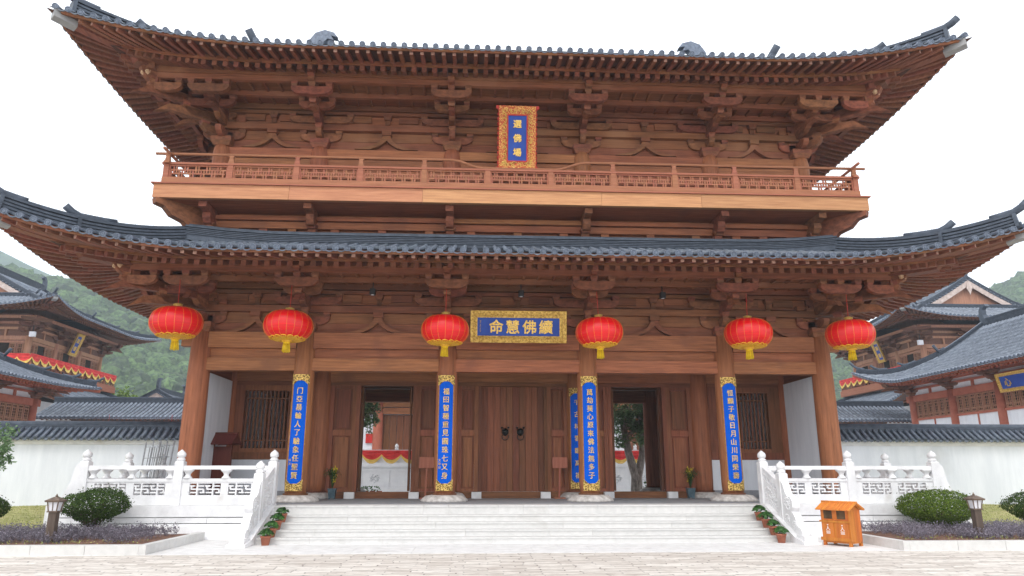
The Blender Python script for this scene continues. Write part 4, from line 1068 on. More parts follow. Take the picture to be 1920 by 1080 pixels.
for sx in (-1, 1):
    d = MB(); x0, x1 = sorted((sx * .03, sx * .30)); d.box(x0, x1, -.236, -.223, .16, .47); dd = d.build('bin_door', M['binw'], t)
    f_, c_ = text_mesh('人', .10, .003); w_ = MB(); w_.add([(sx * .165 + v[0], -.2395 + v[2] * .5, .36 + v[1]) for v in f_], c_)
    for k in range(3): w_.box(sx * .165 - .045, sx * .165 + .045, -.2395, -.2365, .245 + k * .022, .255 + k * .022)
    w_.tube([(sx * .165, -.238, .43), (sx * .165, -.2385, .4305)], .018, 8); w_.build('painted_symbol', M['white'], dd)
    d = MB(); d.box(x0 + .02, x1 - .02, -.218, -.212, .55, .735); d.build('bin_opening', M['binin'], t)
for z0_, z1_ in ((.10, .17), (.475, .515)): m_ = MB(); m_.box(-.35, .35, -.245, -.225, z0_, z1_); m_.build('bin_rail', M['binw'], t)
m_ = MB()
for s in (-1, 1):
    a = Vector((0, s * .29, .735)); b_ = Vector((0, 0, .88)); nn = 16
    for i in range(nn):
        x = -.40 + .8 * (i + .5) / nn; m_.bar((x, a.y, a.z), (x, b_.y, b_.z + .0), .046, .02)
        m_.tube([(x + .025, a.y, a.z + .015), (x + .025, b_.y, b_.z + .012)], .009, 5)
m_.tube([(-.41, 0, .895), (.41, 0, .895)], .022, 8); m_.build('bin_roof', M['binr'], t)

# ------------------------------------------------------------ things on the porch
M['redw'] = wood('sign_red_wood', 2, 1.0, isl=.05, a=(.28, .09, .05), b=(.46, .18, .11)); M['dkred'] = wood('cabinet_dark_red', 2, .55, isl=.1, a=(.16, .03, .02), b=(.26, .06, .035))
for x, lb in ((-2.63, 'blank brown notice board on a thin stand left of the closed doors'), (1.42, 'blank reddish notice board on a thin stand right of the closed doors')):
    t = thing('notice_stand', (x, 2.12, .75), lb, 'sign', 'notice stands by the closed doors'); m_ = MB(); m_.box(-.23, .23, -.02, .01, .90, 1.22); m_.build('notice_board', M['redw'], t)
    m_ = MB(); m_.bar((0, 0.03, .9), (-.03, .03, .04), .045, .045); m_.box(-.19, .15, -.13, .17, 0, .035); m_.build('stand', M['redw'], t)
t = thing('notice_cabinet', (-8.48, 1.25, .75), 'dark red wooden notice cabinet with a small pitched roof in the left end bay', 'cabinet', rz=R(-8))
m_ = MB()
for a in (-.27, .27): m_.box(a - .035, a + .035, -.04, .04, 0, 1.62)
m_.box(-.235, .235, -.02, .02, .25, 1.5); m_.box(-.235, .235, -.03, .03, .2, .25); m_.build('cabinet_frame', M['dkred'], t)
m_ = MB()
for s in (-1, 1): m_.bar((0, s * .30, 1.55), (0, 0, 1.85), .86, .035)
m_.tube([(-.45, 0, 1.87), (.45, 0, 1.87)], .03, 8)
for a in (-.42, .42): m_.prism([(-.25, 1.58), (.25, 1.58), (0, 1.82)], lambda u, v, k: (a - .01 + .02 * k, u, v))
m_.build('cabinet_roof', M['dkred'], t)
M['alu'] = nmat('galvanised_metal', (.38, .40, .42), (.55, .57, .6), nscale=10, rough=.4, metal=.7)
for k in range(3):
    t = thing('metal_ladder', (-10.62 + .12 * k, 1.0 + .12 * k, .757), ['front grey metal ladder leaning behind the left balustrade', 'middle grey metal ladder of the three leaning behind the left balustrade', 'rearmost grey metal ladder leaning behind the left balustrade'][k], 'ladder', 'metal ladders leaning behind the balustrade')
    m_ = MB(); tp = Vector((-.32 + .04 * k, .95, 1.62 + .03 * k))
    for a in (0, .40): m_.bar(Vector((a, 0, 0)), Vector((a, 0, 0)) + tp, .035, .07)
    for a in (.13, .27): m_.bar(Vector((a, 0.01, 0.3)), Vector((a, 0, 0)) + tp * .93, .02, .02)
    for i in range(5): q = tp * (.12 + .2 * i); m_.bar(q, q + Vector((.40, 0, 0)), .025, .025)
    m_.build('ladder_frame', M['alu'], t)
for i, x in enumerate((-4.07, .05, 4.06)):
    t = thing('spotlight', (x, -.93, 6.36), 'small black spotlight under the lower eave, %s' % ['between the second and third lanterns', 'above the horizontal blue plaque', 'between the fourth and fifth lanterns'][i], 'spotlight', 'black spotlights under the eave')
    m_ = MB(); m_.box(-.075, .075, -.07, .07, -.08, .09); m_.bar((0, .02, .09), (0, .05, .36), .03, .03); m_.build('lamp_housing', M['black'], t)
    m_ = MB(); m_.lathe(0, 0, [(.045, -.09), (.045, -.082)], 12); m_.v = [(v[0], v[1] - .01, v[2]) for v in m_.v]; m_.build('lamp_lens', M['lamp'], t)

# ------------------------------------------------------------ lanterns
def satin():
    m = nmat('red_satin', (.60, .002, .005), (.80, .006, .010), scale=(1, 1, 60), nscale=1.5, rough=.33, spec=.45, bump=.15, isl=.0); return m
M['satin'] = satin(); M['tas'] = nmat('yellow_tassel', (.70, .42, .0), (.95, .70, .02), scale=(40, 40, 2), nscale=2, rough=.6, isl=.2, bump=.4)
M['yel'] = nmat('gold_paper', (.72, .33, .01), (.92, .56, .06), nscale=30, rough=.5, bump=.4)
LX = [(-8.97, 5.29, 1.03, 'at the far left corner column'), (-6.1, 5.23, 1.0, 'before the second column from the left'), (-2.01, 5.16, 1.0, 'just left of the horizontal plaque'),
      (2.09, 5.14, 1.0, 'just right of the horizontal plaque'), (6.14, 5.15, 1.0, 'before the fifth column from the left'), (8.96, 5.15, 1.0, 'at the far right corner column')]
def make_lantern():
    t = thing('red_lantern', (0, 0, 0), 'x y z w', 'lantern', 'red lanterns under the lower eave'); n = 24
    prof = [(.14, .40)]; 
    for i in range(1, 24): a = math.pi * (.5 - i / 24); prof.append((.18 + .45 * math.cos(a) ** .8 if math.cos(a) > 0 else .18, .405 * math.sin(a)))
    prof.append((.14, -.40))
    m_ = MB(); m_.lathe(0, 0, prof[::-1], 80, fl=(.006, 20)); m_.build('lantern_shade', M['satin'], t)
    m_ = MB()
    for k in range(20): a = 2 * math.pi * k / 20; m_.tube([((r_ + .004) * math.cos(a), (r_ + .004) * math.sin(a), z) for r_, z in prof], .003, 4)
    m_.build('gold_ribs', M['yel'], t)
    m_ = MB(); m_.lathe(0, 0, [(.13, .39), (.14, .42), (.10, .45), (.12, .50), (.07, .52)], 16); m_.build('lantern_cap', M['gold'], t)
    m_ = MB(); m_.tube([(0, 0, .47), (0, .01, 1.2)], .009, 5); m_.build('hanging_cord', M['redf'], t)
    m_ = MB()
    for k in range(16):
        a = 2 * math.pi * k / 16; d = Vector((math.cos(a), math.sin(a), 0)); s = Vector((-d.y, d.x, 0))
        for (rr, zz, wv) in ((.40, -.385, .07), (.33, -.405, .06), (.26, -.415, .05)):
            c = d * rr; pts = []
            for j in range(7): b = math.pi * j / 6; pts.append(c + s * wv * math.cos(b) + (d * .06 * math.sin(b)) + Vector((0, 0, zz + .03 * math.sin(b))))
            m_.tube(pts, .015, 4)
        m_.add([d * .16 + s * .03 + Vector((0, 0, -.425)), d * .16 - s * .03 + Vector((0, 0, -.425)), d * .34 - s * .065 + Vector((0, 0, -.41)), d * .40 + Vector((0, 0, -.39)), d * .34 + s * .065 + Vector((0, 0, -.41))], [(0, 1, 2, 3, 4)])
    m_.lathe(0, 0, [(.13, -.40), (.15, -.43), (.10, -.47)], 16); m_.build('gold_fringe', M['yel'], t)
    m_ = MB(); m_.lathe(0, 0, [(.085, -.47), (.09, -.50), (.075, -.52)], 12)
    for k in range(46):
        a = k * 2.4; r_ = .08 * math.sqrt((k + .5) / 46); e = .22 + random.uniform(-.02, .02); m_.tube([(r_ * math.cos(a), r_ * math.sin(a), -.50), (r_ * 1.15 * math.cos(a), r_ * 1.15 * math.sin(a), -.60), (r_ * 1.3 * math.cos(a), r_ * 1.3 * math.sin(a), -.52 - e)], .010, 4)
    m_.build('tassel', M['tas'], t)
    return t
lt = make_lantern()
for i, (x, z, k, lb) in enumerate(LX):
    o = lt if i == 0 else copy_tree(lt)
    o.location = (x, -1.68, z); o.scale = (k, k, k * .93); o['label'] = 'red satin lantern with gold tassel, ' + lb; o.rotation_euler = (R((1.5, -1, .8, -1.6, 1, -.7)[i]), R((-1.2, 1.6, -.6, 1, -1.8, 1.3)[i]), i * .81)

# ------------------------------------------------------------ couplet boards and plaques
def couplet(cx, cy, rad, zb, zt, text, label, sig=None):
    t = thing('couplet_board', (cx, cy - rad, zb), label, 'couplet board', 'blue couplet boards on the columns')
    H = zt - zb; r_ = rad + .035; A = math.asin(.215 / r_); n = 10
    W = lambda a, rr, z: (rr * math.sin(a), rad - rr * math.cos(a), z)
    def shell(a0, a1, z0, z1, rin, rout, name, mat, par=t, zf0=None, zf1=None):
        m_ = MB(); v = []; f = []
        for i in range(n + 1):
            a = a0 + (a1 - a0) * i / n; u = i / n; q0 = zf0(u) if zf0 else z0; q1 = zf1(u) if zf1 else z1
            v += [W(a, rin, q0), W(a, rout, q0), W(a, rout, q1), W(a, rin, q1)]
        for i in range(n):
            for q in range(4): x = i * 4 + q; y = i * 4 + (q + 1) % 4; f.append((x, y, y + 4, x + 4))
        f.append((0, 1, 2, 3)); f.append((n * 4 + 3, n * 4 + 2, n * 4 + 1, n * 4))
        m_.add(v, f); return m_.build(name, mat, par)
    shell(-A * 1.04, A * 1.04, .0, H, rad - .01, r_ - .008, 'board_frame', M['wcol'])
    wav = lambda u: .09 * math.sin(math.pi * u) ** 2 * (1 if True else 0) + .02 * math.cos(u * 2 * math.pi)
    shell(-A * .86, A * .86, .18, H - .16, r_ - .008, r_, 'blue_face', M['blue'])
    n = 16
    shell(-A, A, .0, .27, r_ - .006, r_ + .022, 'carved_gold_end', M['goldc'], zf1=lambda u: .29 - .10 * math.sin(math.pi * u) ** 3 + .025 * math.cos(4 * math.pi * u) - .02)
    shell(-A, A, H - .25, H, r_ - .006, r_ + .022, 'carved_gold_end', M['goldc'], zf0=lambda u: H - .28 + .11 * math.sin(math.pi * u) ** 3 - .02 * math.cos(4 * math.pi * u) + .02)
    for sg in (-1, 1):
        z = .28; m_ = MB()
        while z < H - .26: p = Vector(W(sg * A * .93, r_ + .002, z)); m_.cbox(p.x, p.y, z, .013, .013, .016); z += .032
        m_.build('bead_trim', M['goldf'], t)
    k = len(text); zs = H - .45; ze = .40
    for i, ch in enumerate(text):
        v, f = text_mesh(ch, .175, .006, 0); z = zs - (zs - ze) * i / (k - 1)
        
        m_ = MB()
        for ox, oz in ((0, 0), (.004, .002)): m_.add([W((p[0] + ox) / r_, r_ + .006 + p[2] + ox * .1, z + p[1] * 1.08 + oz) for p in v], f)
        m_.build('gold_character', M['gold'], t)
    m_ = MB()
    if sig:
        for i, ch in enumerate(sig):
            v, f = text_mesh(ch, .075, .003, 0); m_.add([W((p[0] - .145) / r_, r_ + .003 + p[2], .80 - .095 * i + p[1]) for p in v], f)
    m_.build('signature', M['gold'], t)
couplet(-6, 0, .295, 1.04, 4.145, '门亞昜輪人了驗象任聖賢', 'blue couplet board on the second column from the left, beginning with 门', '印光')
couplet(-2, 0, .295, 1.04, 4.145, '福田智種重見圓珠七又身', 'blue couplet board left of the closed doors, beginning with 福田', '文筆印')
couplet(2, 0, .295, 1.04, 4.145, '萬劫葵心原來佛法無多子', 'blue couplet board right of the closed doors on a front column, beginning with 萬劫')
couplet(6, 0, .295, 1.04, 4.145, '恒願子敬日月山川同榮壽', 'blue couplet board on the fifth column, left of the right stair balustrade')
couplet(2, 2.6, .295, 1.03, 4.11, '千古林雲臨高福', 'shaded blue couplet board set back behind the front column right of the doors')

def plaque(name, loc, w_, h, fr, tilt, chars, size, label, matf, horizontal, carve=False):
    t = thing(name, loc, label, 'plaque'); t.rotation_euler = (tilt, 0, 0)
    m_ = MB(); m_.box(-w_ / 2 + fr - .01, w_ / 2 - fr + .01, -.01, .03, -h / 2 + fr - .01, h / 2 - fr + .01); m_.build('blue_panel', M['bluep'], t)
    m_ = MB(); y0, y1 = -.015, -.09
    o = [(-w_ / 2, -h / 2), (w_ / 2, -h / 2), (w_ / 2, h / 2), (-w_ / 2, h / 2)]; i_ = [(-w_ / 2 + fr, -h / 2 + fr), (w_ / 2 - fr, -h / 2 + fr), (w_ / 2 - fr, h / 2 - fr), (-w_ / 2 + fr, h / 2 - fr)]
    v = [(a, y1, b) for a, b in o] + [(a, y0, b) for a, b in i_] + [(a, .05, b) for a, b in o]
    m_.add(v, [(0, 1, 5, 4), (1, 2, 6, 5), (2, 3, 7, 6), (3, 0, 4, 7), (8, 9, 1, 0), (9, 10, 2, 1), (10, 11, 3, 2), (11, 8, 0, 3), (11, 10, 9, 8)])
    fo = m_.build('carved_frame', matf, t)
    # relief scrolls on the frame
    rl = MB(); random.seed(5)
    per = 2 * (w_ + h); n = int(per / .085)
    for k in range(n):
        d = per * k / n
        if d < w_: p = (-w_ / 2 + d, -h / 2 + fr / 2)
        elif d < w_ + h: p = (w_ / 2 - fr / 2, -h / 2 + d - w_)
        elif d < 2 * w_ + h: p = (w_ / 2 - (d - w_ - h), h / 2 - fr / 2)
        else: p = (-w_ / 2 + fr / 2, h / 2 - (d - 2 * w_ - h))
        r_ = random.uniform(.3, .42) * fr; a0 = random.uniform(0, 6.28)
        px = max(-w_ / 2 + fr * .45, min(w_ / 2 - fr * .45, p[0])); pz = max(-h / 2 + fr * .45, min(h / 2 - fr * .45, p[1]))
        rl.tube([(px + r_ * (1 - j * .09) * math.cos(a0 + j * .6), -.058, pz + r_ * (1 - j * .09) * math.sin(a0 + j * .6)) for j in range(9)], .011, 5)
    rl.build('frame_relief', M['gold'] , fo)
    if carve:
        e = MB()
        for sx in (-1, 1):
            for sz in (-1, 1):
                P = [(0, 0), (.13, .02), (.15, -.05), (.09, -.09), (.05, -.20), (.0, -.22)]
                q = [(sx * (w_ / 2 - .05 + a), sz * (h / 2 - .0 + b)) for a, b in P]
                if sx * sz < 0: q = q[::-1]
                e.prism(q, lambda u, v, k: (u, .0 - .085 * k + .04, v))
        for s in (-1, 1):
            for j in range(11):
                z = -h / 2 + .22 + (h - .44) * j / 10; e.lathe(0, 0, [(.07, 0), (.05, .03)], 10); e.v[-20:] = [(s * (w_ / 2 + .005) + a * .7, .03 - c, z + b) for a, b, c in e.v[-20:]]
        for s in (-1, 1):
            for j in range(6):
                x = -w_ / 2 + .15 + (w_ - .3) * j / 5; e.lathe(0, 0, [(.07, 0), (.05, .03)], 10); e.v[-20:] = [(x + a, .03 - c, s * (h / 2 + .0) + b * .7) for a, b, c in e.v[-20:]]
        e.build('red_scroll_edge', M['redf'], fo)
        rr = MB(); g = .03; a, b = w_ / 2 - fr, h / 2 - fr
        for x0, x1, z0, z1 in ((-a - g, a + g, -b - g, -b), (-a - g, a + g, b, b + g), (-a - g, -a, -b, b), (a, a + g, -b, b)): rr.box(x0, x1, -.04, -.012, z0, z1)
        rr.build('inner_red_border', M['redf'], fo)
    k = len(chars)
    for i, ch in enumerate(chars):
        v, f = text_mesh(ch, size, .008, 0)
        if horizontal: X = -w_ / 2 + fr + .52 + (w_ - 2 * fr - .9) * i / (k - 1); Z = 0
        else: X = 0.0; Z = (h / 2 - fr) * (1 - 2 * (i + .5) / k) * .94
        
        m_ = MB()
        for ox, oz in ((0, 0), (.008, .003), (-.008, -.003), (.004, -.008), (-.004, .008)): m_.add([(X + p[0] + ox, -.022 - p[2] + ox * .1, Z + p[1] + oz) for p in v], f)
        m_.build('gold_character', M['gold'], t)
    return t
p_ = plaque('hanging_plaque', (-.02, -.86, 5.43), 2.66, .88, .19, R(9), '命慧佛續', .40, 'horizontal gold-framed blue plaque reading 續佛慧命 above the closed doors', M['goldf'], True)
mm_ = MB()
for i in range(9): v, f = text_mesh('佛歷二五四六年印'[i % 8], .035, .002); mm_.add([(-1.06 + q[0], -.014 - q[2], .16 - .036 * i + q[1]) for q in v], f)
mm_.build('small_inscription', M['goldf'], p_)
p_ = plaque('hanging_plaque', (-.06, -1.12, 11.02), 1.08, 1.88, .27, R(12), '選佛場', .25, 'upright red and gold framed blue plaque reading 選佛場 above the balcony', M['rgold'], False, True)
# ------------------------------------------------------------ courtyard seen through the doors
M['redc'] = nmat('red_swag_cloth', (.52, .02, .02), (.78, .05, .045), nscale=3, rough=.6); M['yelc'] = nmat('yellow_swag_cloth', (.72, .45, .08), (.88, .62, .18), nscale=3, rough=.6)
M['rpaint'] = nmat('terracotta_red_paint', (.36, .105, .065), (.46, .15, .095), nscale=2, rough=.65); M['hallw'] = wood('hall_lattice_wood', 2, 1.0, isl=.15, a=(.24, .11, .065), b=(.46, .23, .14))
M['oldw'] = wood('weathered_tower_wood', 2, 1.0, isl=.2, a=(.28, .13, .075), b=(.56, .29, .18)); M['bracketdk'] = wood('dark_bracket_wood', 0, 1, isl=.25, a=(.10, .045, .03), b=(.24, .11, .07))
M['bargeb'] = nmat('pale_barge_board', (.42, .33, .29), (.60, .50, .46), nscale=4, rough=.7)
def swag(name, parent, T, s0, s1, w_, h, label=None, cat=None, group=None):
    n = max(1, round((s1 - s0) / w_)); w_ = (s1 - s0) / n
    for nm, mt, va, vb, off in (('red_cloth', 'redc', 0, .72, 0), ('yellow_edge', 'yelc', .70, 1.0, .004)):
        m_ = MB(T); NU, NV = 10, 12 if nm[0] == 'r' else 5
        for i in range(n):
            v = []; f = []
            for a in range(NU + 1):
                u = a / NU; dp = h * (.42 + .58 * math.sin(math.pi * u) ** .8)
                for b in range(NV + 1):
                    q = va + (vb - va) * b / NV; v.append((s0 + (i + u) * w_, .03 + off + .035 * math.sin(math.pi * u) * (1 + math.sin(q * 22 * (.6 + .4 * math.sin(math.pi * u)))) , -q * dp))
            for a in range(NU):
                for b in range(NV): k = a * (NV + 1) + b; f.append((k, k + 1, k + NV + 2, k + NV + 1))
            m_.add(v, f, True)
        m_.build(nm, M[mt], parent)
M['cmarb'] = nmat('court_marble', (.82, .83, .85), (.90, .91, .92), nscale=3, rough=.5)  # whiter copy of the marble, painting in brightness the court lacks
t = thing('court_terrace', (0, 18, 0), 'white marble terrace wall with carved panels behind the open doorways', 'terrace wall')
m_ = MB(); m_.box(-20, 20, 0, 1.0, -.04, 2.0); m_.box(-20, 20, -.10, 0, 1.80, 1.90); m_.box(-20, 20, -.06, 0, 1.62, 1.70); m_.box(-20, 20, -.10, 0, -.04, .80); m_.build('wall_body', M['cmarb'], t)
m_ = MB()
for i in range(-14, 15): m_.box(i * 1.4 - .05, i * 1.4 + .05, -.05, -.001, .80, 1.62)
m_.build('panel_frames', M['cmarb'], t)
random.seed(11)
M['carve'] = nmat('grey_carved_relief', (.50, .52, .55), (.66, .68, .70), nscale=20, rough=.7)
for i in range(-13, 13):
    if not (4 <= abs(i + .5) < 8): continue
    m_ = MB()
    for k in range(7):
        a0 = k * .9; r0 = .05 + .02 * (k % 3); cx_, cz_ = i * 1.4 + .7 + .17 * math.cos(a0) * (1.2), 1.20 + .13 * math.sin(a0)
        m_.tube([(cx_ + r0 * math.cos(a0 + j * .7), -.015, cz_ + r0 * math.sin(a0 + j * .7)) for j in range(8)], .012, 4)
    m_.build('carved_relief', M['carve'], t)
t = thing('court_balustrade', (0, 18.2, 2.0), 'white balustrade on the terrace wall behind the doorways', 'balustrade')
m_ = MB(); m_.box(-20, 20, -.05, .05, .0, .66); m_.build('balustrade_body', M['cmarb'], t)
for i in range(-9, 10):
    x = i * 2.1 + 1.05; m_ = MB(); m_.box(x - .09, x + .09, -.09, .09, 0, .70); finial(m_, x, 0, .70, .9); m_.build('balustrade_post', M['cmarb'], t)
t = thing('red_swag', (0, 18.08, 2.62), 'red and yellow swag draped along the white balustrade behind the doorways', 'swag', 'red and yellow swags')
swag('swag', t, lambda s, o, z: (s, -o, z), -20, 20, 1.0, .68)
t = thing('court_hall', (0, 26, 0), 'brown and white temple hall seen through the open doorways', 'hall')
m_ = MB(); m_.box(-12.4, 12.4, .2, 9, 0, 6.4); m_.build('wall_body', M['plaster'], t)
m_ = MB()
for x in (-17, -12.4, -7.3, -2.4, 2.4, 7.3, 12.4, 17): m_.lathe(x, 0, [(.33, 0), (.30, 6.3)], 16)
m_.build('columns', M['rpaint'], t) if False else None
for x in (-12.4, -7.3, -2.4, 2.4, 7.3, 12.4): q = MB(); q.lathe(x, 0, [(.33, 0), (.30, 6.3)], 16); q.build('column', M['rpaint'], t)
m_ = MB(); m_.box(-12.4, 12.4, -.12, .12, 5.55, 5.95); m_.box(-12.4, 12.4, -.1, .1, 5.1, 5.5); m_.build('lintel', M['wx'], t)
for a, b in ((-7.0, -2.7), (2.7, 7.0), (-2.1, 2.1)):
    m_ = MB(); n = 10
    for i in range(n): x0 = a + (b - a) * i / n; m_.box(x0 + .01, x0 + (b - a) / n - .01, .1, .16, .3, 5.05)
    m_.build('door_leaves', M['wdk'], t)
for a in (-4.2, 4.4):
    m_ = MB()
    for i in range(8): m_.box(a + i * .13, a + i * .13 + .05, .05, .09, 2.9, 4.6)
    m_.build('window_bars', M['wdoor'], t); m_ = MB(); m_.box(a - .05, a + 1.0, .09, .1, 2.9, 4.6); m_.build('window_opening', M['dark'], t)
m_ = MB(); m_.box(8.5, 12.0, .1, .19, 1.0, 4.9); m_.build('dark_shutters', M['wdk'], t)
cr = Roof(14.4, 6.5, 7.2, .36, .03, 1.0, 6, .4, C=(0, 4.5), Gx=10.5); cr.tiles(t, .42, .10, .8, fine=False); hip_beams(cr, t, 2.4)
for r in [0]:
    q = MB(); q.box(-12.4, 12.4, -.4, 9.4, 6.4, 7.0); q.build('eave_zone', M['bracketdk'], t)
t = thing('fire_box', (-7.83, 26.17, 3.2), 'small red metal box fixed to the white wall beyond the left doorway', 'wall box'); m_ = MB(); m_.box(-.22, .22, -.10, .02, .1, .68); m_.build('box_body', M['redf'], t)
m_ = MB(); m_.box(-.18, .18, -.115, -.101, .15, .62); m_.box(-.16, -.12, -.13, -.116, .33, .43); m_.build('box_door', M['redc'], t)
tree(-6.95, 12, .0, 6, [((.1, 0, 4.9), 1.6), ((.85, -.2, 4.3), .9), ((.55, .1, 3.7), .75), ((1.1, 0, 3.95), .5)], 'leafy camphor tree seen through the left doorway', [([(0, 0, 0), (.05, 0, 2), (0, 0, 3.6)], .2, .12)], n=9000, ls=.14, seed=12, group=None)
tree(6.05, 12, .45, 6, [((-.1, 0, 4.0), 1.0), ((.8, .2, 3.6), .8), ((-.55, .1, 3.2), .6), ((.2, -.3, 2.75), .55), ((-.72, -.1, 2.45), .36), ((1.5, .4, 4.2), .8), ((.1, -.4, 3.3), .6)], 'fork-trunked camphor tree seen through the right doorway', [([(-.12, 0, 0), (-.1, 0, .9), (-.38, 0, 1.9), (-.62, 0, 3.4)], .25, .13), ([(-.05, 0, .1), (.0, .02, .9), (.25, .05, 1.8), (.30, .05, 3.3)], .23, .13)], n=15000, ls=.13, seed=13)
for x, y, lb in ((-6.0, 13, 'small plants in red pots before the white wall beyond the left doorway'), (6.35, 11.4, 'small green plant at the foot of the forked tree beyond the right doorway')):
    t = thing('court_plant', (x, y, .5), lb, 'plants'); m_ = MB()
    if x < 0:
        for k in range(5): m_.lathe(-.6 + k * .3, 0, [(.10, 0), (.13, .22)], 10)
    else: m_.lathe(0, 0, [(.08, 0), (.10, .12)], 10)
    m_.build('pots', M['pot'], t); m_ = MB(); random.seed(3)
    for k in range(160): leaf(m_, Vector((random.uniform(-.65, .65) if x < 0 else random.gauss(0, .13), random.uniform(-.1, .1), random.uniform(.2, .42 if x < 0 else .62))), rvec() + Vector((0, 0, .5)), .10, .6)
    m_.build('leaves', M['green'], t)
for x, z, lb in ((-5.85, 5.18, 'red lantern behind the left doorway, only its yellow tassel showing'), (5.62, 5.18, 'red lantern behind the right doorway, only its yellow tassel showing')):
    o = copy_tree(lt); o.location = (x, 9.9, z); o['label'] = lb; o['group'] = 'lanterns behind the gate'; o.name = 'red_lantern'

# ------------------------------------------------------------ side halls, towers, galleries
def grille(parent, T, s0, s1, z0, z1, o, mat, n=5, pitch=.16, name='lattice_window'):
    m_ = MB(T); w_ = (s1 - s0) / n
    for i in range(n):
        a, b = s0 + i * w_ + .03, s0 + (i + 1) * w_ - .03
        for p, q in ((a, a + .07), (b - .07, b)): m_.box(p, q, o - .03, o + .04, z0, z1)
        for p, q in ((z0, z0 + .07), (z1 - .07, z1), (z0 + (z1 - z0) * .78, z0 + (z1 - z0) * .78 + .06), (z0 + (z1 - z0) * .2, z0 + (z1 - z0) * .2 + .06)): m_.box(a + .071, b - .071, o - .025, o + .035, p, q)
        x = a + .12
        while x < b - .1: m_.box(x, x + .03, o - .015, o + .015, z0 + .08, z1 - .08); x += pitch
        z = z0 + .16
        while z < z1 - .1: m_.box(a + .07, b - .07, o - .014, o + .014, z, z + .03); z += pitch
    return m_.build(name, mat, parent)
def small_bracket():
    m_ = MB(); m_.frus(0, 0, 0, .16, .3, .3, .5, .5); m_.cbox(0, 0, .2, .5, .5, .1); arm(m_, -.7, .7, -.05, .25, .5, .2); m_.prism([(.2, .55), (.2, .3), (-.5, .3), (-.75, .4), (-.75, .55)], lambda u, v, k: (-.1 + .2 * k, u, v))
    arm(m_, -.85, .85, -.5, .58, .8, .2); m_.prism([(.2, .9), (.2, .62), (-1.0, .62), (-1.35, .55), (-1.1, .85)], lambda u, v, k: (-.1 + .2 * k, u, v)); arm(m_, -.9, .9, -1.0, .85, 1.08, .2)
    return m_.mesh('bracket_set', M['bracketdk'])
sb = small_bracket()
def rect_map(A, B): return [lambda s, o, z: (s, -B - o, z), lambda s, o, z: (A + o, s, z), lambda s, o, z: (-s, B + o, z), lambda s, o, z: (-A - o, -s, z)]
def eave_zone(par, A, B, z0, z1, mat, bays, ov, fill):
    mp = rect_map(A, B)
    for side in range(4):
        T = mp[side]; L_ = A if side in (0, 2) else B; n = bays[0] if side in (0, 2) else bays[1]
        m_ = MB(T); m_.box(-L_, L_, -.1, 0, z0, z1 + .5); m_.build('infill_board', fill, par)
        m_ = MB(T); h = z1 - z0
        m_.box(-L_ - .9, L_ + .9, .92, 1.08, z1 - .05, z1 + .18); m_.box(-L_, L_, 0, .1, z0 + .75 * h, z0 + .9 * h); m_.box(-L_, L_, 0, .12, z0 + .4 * h, z0 + .55 * h)
        for i in range(n): c = -L_ + 2 * L_ * (i + .5) / n; m_.box(c - .08, c + .08, 0, .1, z0, z0 + .4 * h)
        m_.build('eave_beams', mat, par)
        for i in range(n + 1):
            if side in (1, 3) and i in (0, n): continue
            x, y, z = T(-L_ + 2 * L_ * i / n, 0, z0); o = link('bracket_set', sb, par, (x, y, z), [0, math.pi / 2, math.pi, -math.pi / 2][side]); o.scale = (1, 1, h / 1.1)
    for x, y, r_ in ((A, -B, 45), (A, B, 135), (-A, B, 225), (-A, -B, -45)): o = link('bracket_set', sb, par, (x, y, z0), R(r_)); o.scale = (1.2, 1.4, (z1 - z0) / 1.1)
def simple_eave(rf, par, dw, mat, sp=.34):
    """boards and rafters under a distant eave, rafters one part per side"""
    rs = rf.underside(par, dw, sp, .15, 'wy', q1=-.10); 
    mb = MB()
    for r in rs: mb.add(r[3].v, r[3].f)
    tag(mb.build('rafter', mat, par), kind='stuff')
def chiwei(par, x, z, sg, k=1.0, mat='ridge'):
    m_ = MB(); ol = [(-.3, 0), (-.38, .5), (-.30, .95), (-.05, 1.25), (.25, 1.28), (.45, 1.1), (.2, 1.12), (.02, .95), (-.0, .6), (.15, .3), (.35, 0)]
    pp = [(-sg * u * k, v * k) for u, v in ol]
    if sg < 0: pp = pp[::-1]
    m_.prism(pp, lambda u, v, kk: (x + u, -.14 + .28 * kk, z + v)); m_.build('ridge_ornament', M[mat], par)
